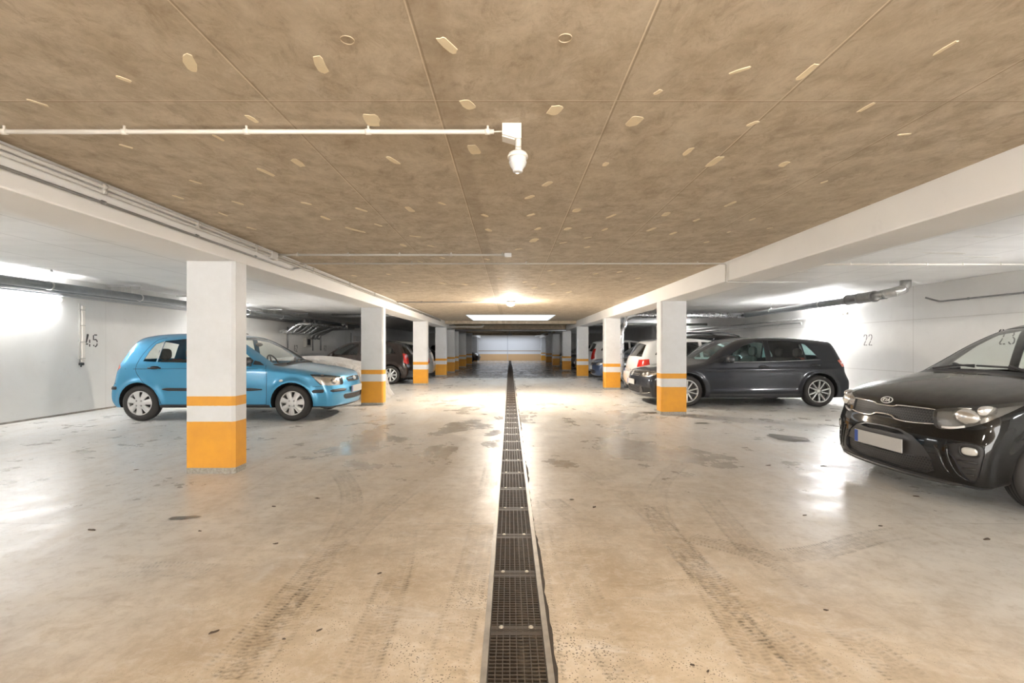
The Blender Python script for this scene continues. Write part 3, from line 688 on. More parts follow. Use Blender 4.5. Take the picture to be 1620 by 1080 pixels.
# fluorescent tubes on the walls
def tube_lamp(side, y0, y1, zt, label, mat='tube'):
    xs = XL if side < 0 else XR; dx = -side
    s = empty('wall_tube_lamp', (xs, (y0+y1)/2, zt)); tag(s, label, 'lamp', 'tube lamps on the side walls')
    h = (y1-y0)/2
    bm = bmesh.new(); a, b = sorted((dx*0.0, dx*0.06)); box(bm, a, b, -h, h, -0.02, 0.05, bev=0.01); obj('lamp_body', bm, M['white_plastic'], s)
    bm = bmesh.new(); tube(bm, [(dx*0.10, -h+0.03, 0.0), (dx*0.10, h-0.03, 0.0)], 0.035, 16); obj('lit_tube', bm, M[mat], s)
    for q in (-h+0.02, h-0.02):
        bm = bmesh.new(); tube(bm, [(dx*0.10, q-0.02, 0.0), (dx*0.10, q+0.02, 0.0)], 0.038, 16); box(bm, min(0, dx*0.10), max(0, dx*0.10), q-0.012, q+0.012, -0.012, 0.012); obj('end_cap', bm, M['white_plastic'], s)
tube_lamp(-1, 6.55, 8.15, 2.0, 'lit tube lamp on the left wall above the empty bay', 'tube_soft')
tube_lamp(1, 11.2, 12.6, 1.97, 'lit tube lamp on the right wall above the dark hatchback')
tube_lamp(-1, 0.0, 1.5, 2.0, 'assumed tube lamp out of view on the left wall beside the camera', 'tube_soft')  # unseen tube, assumed from the spacing to even out the light
tube_lamp(-1, 11.8, 13.4, 2.0, 'added fill tube lamp on the left wall, hidden by the big column')  # added out of sight to brighten the blue car and the pipes
tube_lamp(1, 21.5, 23.1, 1.98, 'added fill tube lamp on the right wall, hidden in the far bays')  # added out of sight to brighten the right bays
tube_lamp(1, 3.6, 5.1, 2.0, 'assumed tube lamp out of view on the right wall behind the black car')  # off to the side, assumed to keep the right bay evenly lit
tube_lamp(1, -4.2, -2.7, 2.0, 'assumed tube lamp out of view on the right wall behind the camera')  # unseen, assumed for more even light from behind
tube_lamp(-1, -6.2, -4.7, 2.0, 'assumed tube lamp out of view on the left wall at the back')  # unseen, assumed like the one opposite for even light
# pipe bundle on the left wall
pipe_thing('insulated_pipe', 'thick grey insulated pipe hung along the left wall, outermost of the bundle', 'pipe', [(-7.18, -3, 2.15), (-7.18, 22.5, 2.15)], 0.064, M['pipe_grey'], 'pipes along the left wall', brad=0.25, seg=20,
           clips=[((-7.18, y, 2.15), (0, 1, 0)) for y in (7.4, 9.2, 11.1, 13, 14.9, 16.8)], clip_r=0.076, clip_mat=M['galv'])
for i, (x, zz, r) in enumerate(((-7.36, 2.10, 0.028), (-7.46, 2.09, 0.024), (-7.56, 2.08, 0.028), (-7.66, 2.07, 0.020))):
    pipe_thing('thin_pipe', ('first', 'second', 'third', 'fourth')[i]+' thin steel pipe from the thick one towards the left wall', 'pipe', [(x, -3, zz), (x, 17.4+0.3*i, zz)], r, M['galv_dark'] if i % 2 else M['pipe_grey'], 'pipes along the left wall')
for y in (7.4, 9.2, 11.1, 13.0, 14.9, 16.8):
    s = empty('pipe_hanger', (-7.45, y, ZS)); tag(s, {7.4: 'steel pipe hanger rail over the left tube lamp', 9.2: 'steel pipe hanger rail above the number 45', 11.1: 'steel pipe hanger rail left of the big column, over the blue hatchback', 13.0: 'steel pipe hanger rail just behind the big column', 14.9: 'steel pipe hanger rail above the blue car roof and bonnet', 16.8: 'steel pipe hanger rail over the bent foil pipes'}[y], 'pipe hanger', 'pipe hangers under the left bay ceiling')
    bm = bmesh.new(); box(bm, -0.34, 0.30, -0.02, 0.02, -0.035, 0); obj('rail', bm, M['galv'], s)
    for x in (-0.30, -0.11, -0.01, 0.09, 0.27):
        bm = bmesh.new(); tube(bm, [(x-0.0, 0, -0.02), (x, 0, -0.22 if x < 0.2 else -0.19)], 0.006, 8); obj('hanger_rod', bm, M['galv'], s)
# bends going down the wall behind the blue car
for i in range(5):
    y = 15.9+0.44*i
    P = [(-7.12, y+0.02, 2.16), (-7.10, y, 1.99), (-7.42, y-0.05, 1.72), (-7.68, y-0.05, 1.70)]
    if i == 0: P = [(-6.80, 19.3, 2.12), (-6.80, 19.75, 2.12), (-6.80, 19.75, 1.97), (-6.80, 16.1, 1.97), (-7.10, 15.9, 1.97)]+P[2:]
    pipe_thing('bent_pipe', 'foil-jacketed pipe slanting down to the left wall, '+('first and longest', 'second', 'third', 'fourth', 'last')[i]+' of its row', 'pipe', P, 0.055, M['alu_foil'] if i != 2 else M['galv_dark'], 'bent pipes at the left wall', brad=0.06, seg=16)
for i in range(3):
    y = 18.35+i*0.36
    pipe_thing('bent_pipe', 'dull bent pipe behind the foil ones, '+('first', 'second', 'third')[i]+' from the camera', 'pipe', [(-6.95-0.1*i, y+2.6, 2.05), (-7.05-0.1*i, y+0.3, 1.93), (-7.64, y-0.05, 1.66), (-7.68, y-0.08, 1.5)], 0.06, M['galv_dark'], 'bent pipes at the left wall', brad=0.10, seg=14)
for i, (y, zb) in enumerate(((16.6, 1.15), (18.7, 1.05), (19.5, 1.05), (23.2, 1.3))):
    pipe_thing('riser_pipe', ('thin riser pipe on the left wall left of the number 42', 'thin riser pipe right of the grey meter box', 'thin riser pipe beside the number 41', 'thin riser pipe beside the far fuse box')[i], 'pipe', [(-7.77, y, zb), (-7.77, y, 1.9)], 0.02, M['galv_dark'], 'riser pipes on the left wall')
bm = bmesh.new(); box(bm, XL, XL+0.12, 17.9, 18.35, 1.2, 1.55, bev=0.01); box(bm, XL+0.12, XL+0.13, 18.0, 18.25, 1.27, 1.5, 1); tag(obj('meter_box', bm, [M['grey_plastic'], M['black_trim']]), 'grey meter box with dark window on the left wall', 'box')
bm = bmesh.new(); box(bm, XL, XL+0.14, 23.6, 24.5, 1.25, 1.75, bev=0.01); tag(obj('fuse_box', bm, [M['grey_plastic']]), 'grey box on the left wall near the covered car', 'box')
# cable trunk beside number 45
s = empty('wall_conduit', (XL, 8.62, 0.86)); tag(s, 'white vertical cable conduit on the left wall beside the number 45', 'conduit')
bm = bmesh.new(); box(bm, 0, 0.03, 0, 0.06, 0.06, 1.08, bev=0.006); obj('trunk', bm, M['white_plastic'], s)
bm = bmesh.new(); tube(bm, [(0.012, -0.04, 0.05), (0.012, -0.04, 1.12)], 0.007, 8); obj('cable', bm, M['grey_plastic'], s)
for zz in (0.12, 0.42, 0.72, 1.0):
    bm = bmesh.new(); box(bm, 0, 0.034, -0.055, 0.062, zz, zz+0.012); obj('clip', bm, M['grey_plastic'], s)
bm = bmesh.new(); box(bm, 0, 0.05, -0.05, 0.02, 0.0, 0.05, bev=0.01); tube(bm, [(0.03, -0.03, 0), (0.03, -0.03, -0.03)], 0.012, 8); obj('socket', bm, M['black_trim'], s)
# right-hand pipes
s = pipe_thing('ventilation_pipe', 'long grey pipe under the right bay ceiling with an elbow at the wall end', 'pipe', [(6.94, 14.0, 2.13), (6.94, 8.75, 2.15)], 0.07, M['pipe_grey'], seg=20, clips=[((6.94, y, 2.145), (0, 1, 0), (6.94, y, ZS)) for y in (12.6, 10.6)], clip_r=0.075, clip_mat=M['galv'])
o0 = s.location
bm = bmesh.new(); tube(bm, [Vector((6.94, 9.75, 2.15))-o0, Vector((6.94, 9.0, 2.16))-o0], 0.098, 24)
for y in (9.72, 9.02, 9.4): tube(bm, [Vector((6.94, y-0.02, 2.155))-o0, Vector((6.94, y+0.02, 2.155))-o0], 0.106, 24)
obj('muffler', bm, M['galv_dark'], s)
bm = bmesh.new(); tube(bm, [Vector(p)-o0 for p in ((6.94, 9.0, 2.16), (6.94, 8.8, 2.17), (7.0, 8.66, 2.19), (7.12, 8.60, 2.23), (7.18, 8.6, 2.30), (7.18, 8.6, ZS))], 0.085, 20)
for a, b in (((6.95, 8.78, 2.17), (6.955, 8.765, 2.172)), ((7.02, 8.64, 2.195), (7.03, 8.632, 2.2)), ((7.13, 8.6, 2.24), (7.14, 8.6, 2.25))): tube(bm, [Vector(a)-o0, Vector(b)-o0], 0.091, 20)
obj('elbow', bm, M['galv'], s)
pipe_thing('ventilation_pipe', 'bright foil pipe crossing the right bay from the downpipe, level with the ceiling', 'pipe', [(3.42, 14.0, 2.02), (3.60, 14.0, 2.13), (6.94, 14.0, 2.13)], 0.075, M['alu_foil'], brad=0.2, seg=18, clips=[((x, 14.0, 2.13), (1, 0, 0)) for x in (4.2, 5.2, 6.2)], clip_r=0.079, clip_mat=M['galv'])
s = pipe_thing('downpipe', 'galvanised downpipe standing between the right-hand column and the silver-white cars', 'pipe', [(3.40, 13.95, 2.38), (3.40, 13.95, 1.82), (3.30, 13.95, 1.66), (3.30, 13.95, 0.32), (3.42, 13.95, 0.2), (3.42, 13.95, 0.0)], 0.062, M['alu_foil'], brad=0.08, seg=18,
           clips=[((3.30, 13.95, q), (0, 0, 1)) for q in (0.62, 1.0, 1.55)]+[((3.42, 13.95, 0.14), (0, 0, 1))], clip_r=0.068, clip_mat=M['galv'])
pipe_thing('wall_pipe', 'thin pipe along the right wall below the ceiling, above the black car', 'pipe', [(7.8, 8.9, 2.12), (7.93, 8.75, 2.03), (7.93, 4.0, 2.03), (7.93, -3, 2.03)], 0.016, M['galv_dark'], 'thin pipes on the right wall', brad=0.05, clips=[((7.93, y, 2.03), (0, 1, 0), (8.0, y, 2.03)) for y in (8.2, 7.3, 6.4, 5.5)], clip_r=0.022)
pipe_thing('wall_pipe', 'thin pipe along the right wall beyond the tube lamp', 'pipe', [(7.93, 12.4, 1.96), (7.93, 24.0, 1.96)], 0.022, M['galv'], 'thin pipes on the right wall', clips=[((7.93, y, 1.96), (0, 1, 0)) for y in (13, 15, 17)], clip_r=0.03)
pipe_thing('wall_pipe', 'lower thin pipe on the right wall with an upturned end', 'pipe', [(7.93, 12.9, 1.80), (7.93, 12.9, 1.86), (7.93, 24.0, 1.83)], 0.022, M['galv'], 'thin pipes on the right wall', clips=[((7.93, y, 1.84), (0, 1, 0)) for y in (14, 16, 18)], clip_r=0.03)
# pipes crossing the far aisle
pipe_thing('crossing_pipe', 'pipe crossing the far aisle ceiling past the skylight, from left column to right beam', 'pipe', [(-2.58, 22.3, 1.98), (2.65, 22.3, 1.98)], 0.05, M['galv_dark'], 'pipes across the far aisle')
pipe_thing('crossing_pipe', 'short pipe reaching from the left beam to an upturned end past the skylight', 'pipe', [(-2.58, 20.3, 2.06), (-1.15, 20.3, 2.06), (-1.15, 20.3, 2.22)], 0.035, M['grey_plastic'], 'pipes across the far aisle', brad=0.08)
pipe_thing('crossing_pipe', 'bright pipe leaving the right beam towards the far bays', 'pipe', [(2.3, 26.0, 2.04), (2.1, 39.0, 2.06)], 0.045, M['galv'], 'pipes across the far aisle')
for x in (-1,):
    pipe_thing('pale_pipe', 'pale pipe under the left bay ceiling behind the third column', 'pipe', [(-6.5, 17.3, 2.342), (-3.05, 17.3, 2.342)], 0.06, M['galv'])
    pipe_thing('pale_pipe', 'pale pipe under the right bay ceiling beside the white hatchback with tall tail lamps', 'pipe', [(3.1, 19.0, 2.1), (7.9, 19.0, 2.1)], 0.05, M['galv'])
s = empty('hanging_bracket', (0.0, 27.0, ZC)); tag(s, 'small dark bracket hanging from the far aisle ceiling', 'bracket')
bm = bmesh.new(); box(bm, -0.02, 0.02, -0.02, 0.02, -0.32, 0); obj('rod', bm, M['galv_dark'], s)
bm = bmesh.new(); box(bm, -0.11, 0.13, -0.05, 0.05, -0.38, -0.30, bev=0.02); obj('lamp_head', bm, M['galv_dark'], s)

# ------------------------------------------------------------------ stencilled numbers
DIG = {'4': [[(0.50, 2.0), (0.38, 2.0), (0.08, 0.62)], [(0.0, 0.42), (0.42, 0.42)], [(0.72, 1.15), (0.72, 0.62)], [(0.72, 0.42), (0.72, 0.0)]],
       '5': [[(0.88, 1.95), (0.30, 1.95)], [(0.18, 1.9), (0.18, 1.08)], [(0.32, 1.15), (0.62, 1.2), (0.86, 1.0), (0.88, 0.72)], [(0.88, 0.55), (0.84, 0.22), (0.60, 0.02), (0.42, 0.02)], [(0.18, 0.30), (0.3, 0.08)]],
       '2': [[(0.10, 1.60), (0.18, 1.88), (0.40, 2.0)], [(0.56, 2.0), (0.80, 1.85), (0.84, 1.45), (0.62, 0.95)], [(0.56, 0.82), (0.12, 0.10)], [(0.10, 0.02), (0.42, 0.02)], [(0.56, 0.02), (0.88, 0.02)]],
       '3': [[(0.10, 1.70), (0.22, 1.92), (0.40, 2.0)], [(0.56, 2.0), (0.82, 1.8), (0.80, 1.3), (0.60, 1.08)], [(0.62, 0.96), (0.86, 0.7), (0.82, 0.25), (0.56, 0.0)], [(0.40, 0.0), (0.20, 0.08), (0.08, 0.32)]],
       '1': [[(0.28, 1.55), (0.50, 1.95)], [(0.56, 2.0), (0.56, 1.1)], [(0.56, 0.92), (0.56, 0.0)]]}
def number(txt, side, y, z, h, label, wd=0.20):
    """y = where the number starts as seen by a reader facing the wall"""
    bm = bmesh.new(); u = h/2; xs = XL if side < 0 else XR
    for i, ch_ in enumerate(txt):
        for ln in DIG[ch_]:
            off = i*1.25
            if side < 0: m = Matrix(((0, 0, 1, xs), (u, 0, 0, y+off*u), (0, u, 0, z), (0, 0, 0, 1)))
            else: m = Matrix(((0, 0, -1, xs), (-u, 0, 0, y-off*u), (0, u, 0, z), (0, 0, 0, 1)))
            stroke(bm, ln, wd, 0.0015, m)
    tag(obj('parking_number', bm, M['stencil']), label, 'number', 'stencilled bay numbers')
number('45', -1, 8.72, 1.20, 0.225, 'black stencilled number 45 beside the white vertical wall conduit')
number('42', -1, 17.15, 1.02, 0.24, 'faint stencilled number 42 beside the grey meter box')
number('41', -1, 19.9, 1.02, 0.24, 'faint stencilled number 41 above the plastic-sheeted heap')
number('22', 1, 10.72, 1.235, 0.235, 'thin stencilled number 22 above the space between the two dark cars', 0.13)
number('23', 1, 7.76, 1.24, 0.235, 'black stencilled number 23 half hidden by the black car', 0.17)

# ------------------------------------------------------------------ small litter on the floor
M['twig'] = simple('dead_leaf', (0.075, 0.052, 0.035), 0.8, noise=0.3)
M['pebble'] = simple('pale_crumb', (0.55, 0.53, 0.48), 0.8, noise=0.2)
MARKS = [('the big left column', -2.8, 4.5), ('the nose of the black car', 3.2, 4.1), ('the near end of the drain channel', 0.15, 1.7), ('the column before the anthracite car', 2.9, 8.3), ('the camera, left of the drain', -1.3, 1.2), ('the middle of the drain channel', 0.2, 4.5)]
ORD = ('nearest to', 'second nearest to', 'third nearest to', 'fourth nearest to', 'fifth nearest to', 'sixth nearest to', 'seventh nearest to', 'eighth nearest to', 'ninth nearest to', 'tenth nearest to')
bymark = {}
for i, (x, y, r) in enumerate(DEBRIS):
    if 19 <= i-0 <= 20: continue
    k = min(range(len(MARKS)), key=lambda q: math.hypot(x-MARKS[q][1], y-MARKS[q][2])); bymark.setdefault(k, []).append((math.hypot(x-MARKS[k][1], y-MARKS[k][2]), i))
LEAF = {i: 'small dark leaf, '+ORD[n]+' '+MARKS[k][0] for k, v in bymark.items() for n, (_, i) in enumerate(sorted(v))}
for i, (x, y, r) in enumerate(DEBRIS):
    rnd = random.Random(i); bm = bmesh.new(); a0 = rnd.uniform(-0.5, 0.9)
    P = []
    for k in range(9):
        a = 2*math.pi*k/9; q = rnd.uniform(0.6, 1.25)
        P.append((math.cos(a)*r*q*0.75, math.sin(a)*r*0.3*q))
    c = bm.verts.new((0, 0, 0.006)); R = [bm.verts.new((p[0]*math.cos(a0)-p[1]*math.sin(a0), p[0]*math.sin(a0)+p[1]*math.cos(a0), rnd.uniform(0.0005, 0.006))) for p in P]
    B = [bm.verts.new((v.co.x, v.co.y, 0)) for v in R]
    for k in range(9):
        bm.faces.new((c, R[k], R[(k+1) % 9])); bm.faces.new((R[k], B[k], B[(k+1) % 9], R[(k+1) % 9]))
    pale = 19 <= i <= 20
    o = obj('crumb' if pale else 'dead_leaf', bm, M['pebble'] if pale else M['twig']); o.location = (x, y, 0)
    tag(o, ('pale crumb of rubble on the floor below the anthracite car' if i == 19 else 'pale crumb of rubble on the floor before the black car') if pale else LEAF[i], 'rubble' if pale else 'leaf', 'crumbs on the floor' if pale else 'leaves scattered on the floor')
# ------------------------------------------------------------------ car bodies
def pchip(pts):
    X = np.array([p[0] for p in pts], float); Y = np.array([p[1] for p in pts], float)
    h = np.diff(X); d = np.diff(Y)/h; m = np.zeros(len(X))
    for i in range(1, len(X)-1):
        if d[i-1]*d[i] > 0: m[i] = 2*d[i-1]*d[i]/(d[i-1]+d[i])
    m[0], m[-1] = d[0], d[-1]
    def f(x):
        x = np.clip(x, X[0], X[-1]); i = np.clip(np.searchsorted(X, x)-1, 0, len(X)-2)
        t = (x-X[i])/h[i]; t2, t3 = t*t, t*t*t
        return (2*t3-3*t2+1)*Y[i]+(t3-2*t2+t)*h[i]*m[i]+(-2*t3+3*t2)*Y[i+1]+(t3-t2)*h[i]*m[i+1]
    return f
def sstep(a, b, x):
    t = np.clip((x-a)/(b-a), 0, 1); return t*t*(3-2*t)

class Shape:
    """implicit car body: side silhouette, plan width and tumblehome blended with a smooth maximum"""
    def __init__(s, sp):
        s.sp = sp; s.L = sp['L']; s.hw = sp['hw']
        prof = catmull(sp['prof'], 8)
        base = [(sp['prof'][-1][0]-0.06, sp['zb']), (sp['prof'][0][0]+0.06, sp['zb'])]
        P = np.vstack([prof, np.array(base)]); r = 0.01; s.r = r
        s.x0, s.z0 = -0.35, -0.1
        nx, nz = int((s.L+0.7)/r)+1, int(1.95/r)+1
        gx = s.x0+np.arange(nx)*r; gz = s.z0+np.arange(nz)*r
        G = np.stack(np.meshgrid(gx, gz, indexing='ij'), -1).reshape(-1, 2)
        D = np.full(len(G), 1e9); ins = np.zeros(len(G), bool)
        for i in range(len(P)):
            a, b = P[i], P[(i+1) % len(P)]; e = b-a
            t = np.clip(((G-a)@e)/(e@e+1e-12), 0, 1); q = G-a-t[:, None]*e
            D = np.minimum(D, (q*q).sum(1))
            c = (a[1] > G[:, 1]) != (b[1] > G[:, 1])
            if abs(b[1]-a[1]) > 1e-12:
                xi = a[0]+(G[:, 1]-a[1])*(b[0]-a[0])/(b[1]-a[1]); ins ^= c & (G[:, 0] < xi)
        D = np.sqrt(D); D[ins] *= -1; s.S = D.reshape(nx, nz)
        s.plan = pchip(sp['plan']); s.sec = pchip(sp['sec'])
    def side(s, x, z):
        u = np.clip((x-s.x0)/s.r, 0, s.S.shape[0]-1.001); v = np.clip((z-s.z0)/s.r, 0, s.S.shape[1]-1.001)
        i, j = u.astype(int), v.astype(int); fu, fv = u-i, v-j
        return (s.S[i, j]*(1-fu)*(1-fv)+s.S[i+1, j]*fu*(1-fv)+s.S[i, j+1]*(1-fu)*fv+s.S[i+1, j+1]*fu*fv)
    def w(s, x, z):
        sp = s.sp; w = s.hw*s.plan(x)*s.sec(z)
        for (wx, wz, R) in sp['arches']:
            d = np.hypot(x-wx, z-wz); w = w+sp.get('flare', 0.018)*np.exp(-((d-R-0.01)/0.05)**2)*(d > R-0.09)*sstep(0.1, 0.35, z)
        for (z1, z2, dd, sg, xa, xb) in sp.get('lines', ()):      # shoulder lines: soft steps along the side
            zl = z1+(z2-z1)*np.clip(x/s.L, 0, 1)
            w = w+dd*np.exp(-((z-zl)/sg)**2)*sstep(xa, xa+0.25, x)*(1-sstep(xb-0.25, xb, x))
        return w
    def f(s, p):
        x, y, z = p[..., 0], np.abs(p[..., 1]), p[..., 2]; sp = s.sp
        t = np.clip(y/s.hw, 0, 1.2); L = s.L
        bf, pf = sp.get('bow_f', (0.17, 2.6)); br, pr = sp.get('bow_r', (0.10, 2.6))
        xs = x-bf*t**pf*(1-sstep(1.1, 2.0, x))+br*t**pr*sstep(L-1.5, L-0.5, x)
        zs = z+sp.get('crown', 0.045)*t*t*sstep(0.55, 0.95, z)
        a = s.side(xs, zs); b = (y-s.w(x, z))*0.96
        k = sp.get('k', 0.10)*(0.45+0.55*sstep(0.3, 0.7, z))
        h = np.maximum(k-np.abs(a-b), 0)/k
        return np.maximum(a, b)+h*h*k*0.25
    def grad(s, p, e=0.004):
        g = np.zeros_like(p)
        for i in range(3):
            d = np.zeros(3); d[i] = e
            g[:, i] = (s.f(p+d)-s.f(p-d))/(2*e)
        return g
    def normals(s, p):
        g = s.grad(p, 0.008); return g/np.maximum(np.linalg.norm(g, axis=1, keepdims=True), 1e-9)
    def project(s, p, it=4):
        for _ in range(it):
            g = s.grad(p); p = p-(s.f(p)/np.maximum((g*g).sum(1), 0.2))[:, None]*g
        return p
    def hit(s, p, d, tmax=3.0, n=240):
        """first crossing from outside when travelling along d from points p"""
        p = np.atleast_2d(np.array(p, float)); d = np.array(d, float); t = np.zeros(len(p)); done = np.zeros(len(p), bool)
        lo = np.zeros(len(p)); hi = np.full(len(p), tmax)
        for k in range(1, n):
            tt = tmax*k/n; v = s.f(p+d*tt); new = (~done) & (v < 0)
            hi[new] = tt; lo[new] = tmax*(k-1)/n; done |= new
        for _ in range(14):
            m = (lo+hi)/2; v = s.f(p+d*m[:, None]); ins = v < 0; hi = np.where(ins, m, hi); lo = np.where(ins, lo, m)
        return p+d*hi[:, None]
    def on_side(s, pts, off=0.0):
        q = s.hit([(x, 1.3, z) for x, z in pts], (0, -1, 0), 1.3)
        return q+s.normals(q)*off
    def on_front(s, pts, off=0.0):
        q = s.hit([(-0.5, y, z) for y, z in pts], (1, 0, 0), 3.0, 600)
        return q+s.normals(q)*off
    def on_rear(s, pts, off=0.0):
        q = s.hit([(s.L+0.5, y, z) for y, z in pts], (-1, 0, 0), 3.0, 600)
        return q+s.normals(q)*off
    def nets(s, cell):
        """surface nets on the half body y >= 0"""
        xs = np.arange(-0.06, s.L+0.06+cell, cell); ys = np.arange(-cell*1.5, s.hw+0.10, cell); zs = np.arange(0.05, 1.75, cell)
        G = np.stack(np.meshgrid(xs, ys, zs, indexing='ij'), -1); F = s.f(G); I = F < 0
        nx, ny, nz = F.shape
        cnt = np.zeros((nx-1, ny-1, nz-1)); acc = np.zeros((nx-1, ny-1, nz-1, 3))
        def cr(sl):
            return tuple(slice(a, (n-1)+a) for a, n in zip(sl, (nx, ny, nz)))
        corners = [(a, b, c) for a in (0, 1) for b in (0, 1) for c in (0, 1)]
        for a in corners:
            for ax in range(3):
                if a[ax]: continue
                b = list(a); b[ax] = 1; b = tuple(b)
                Fa, Fb = F[cr(a)], F[cr(b)]; m = (Fa < 0) != (Fb < 0)
                t = np.where(m, Fa/np.where(m, Fa-Fb, 1), 0)
                P = G[cr(a)]+(G[cr(b)]-G[cr(a)])*t[..., None]
                cnt += m; acc += P*m[..., None]
        act = cnt > 0; idx = -np.ones(act.shape, int); idx[act] = np.arange(act.sum())
        V = acc[act]/cnt[act][:, None]
        Q = []
        for ax in range(3):
            o = [i for i in range(3) if i != ax]
            a = [slice(None)]*3; b = [slice(None)]*3
            a[ax] = slice(0, -1); b[ax] = slice(1, None)
            for q in o: a[q] = slice(1, -1); b[q] = slice(1, -1)
            Ia, Ib = I[tuple(a)], I[tuple(b)]; m = Ia != Ib
            pos = np.argwhere(m); flip = Ia[m]
            base = pos.copy()
            for q in o: base[:, q] += 1
            def cid(d0, d1):
                c = base.copy(); c[:, o[0]] -= d0; c[:, o[1]] -= d1; return idx[c[:, 0], c[:, 1], c[:, 2]]
            q4 = np.stack([cid(0, 0), cid(1, 0), cid(1, 1), cid(0, 1)], 1)
            par = flip if ax != 1 else ~flip
            q4[~par] = q4[~par][:, ::-1]; Q.append(q4)
        return s.project(V), np.vstack(Q)

def in_poly(P, pts):
    ins = np.zeros(len(pts), bool)
    for i in range(len(P)):
        a, b = P[i], P[(i+1) % len(P)]
        c = (a[1] > pts[:, 1]) != (b[1] > pts[:, 1])
        if abs(b[1]-a[1]) > 1e-12:
            ins ^= c & (pts[:, 0] < a[0]+(pts[:, 1]-a[1])*(b[0]-a[0])/(b[1]-a[1]))
    return ins

def make_obj(name, V, N, faces, mats, mis, parent, smooth_flags=None):
    me = bpy.data.meshes.new(name)
    me.from_pydata([tuple(v) for v in V], [], faces)
    for m in mats: me.materials.append(m)
    me.polygons.foreach_set('material_index', mis)
    me.polygons.foreach_set('use_smooth', [True]*len(faces)); me.update()
    # analytic normals on the skin, flat ones on walls
    ln = np.zeros((len(me.loops), 3)); li = 0
    for fi, f in enumerate(me.polygons):
        if smooth_flags[fi]:
            for k, vi in enumerate(f.vertices): ln[f.loop_start+k] = N[vi]
        else:
            for k in range(len(f.vertices)): ln[f.loop_start+k] = f.normal
    me.normals_split_custom_set([tuple(v) for v in ln])
    o = bpy.data.objects.new(name, me); link(o); o.parent = parent
    return o

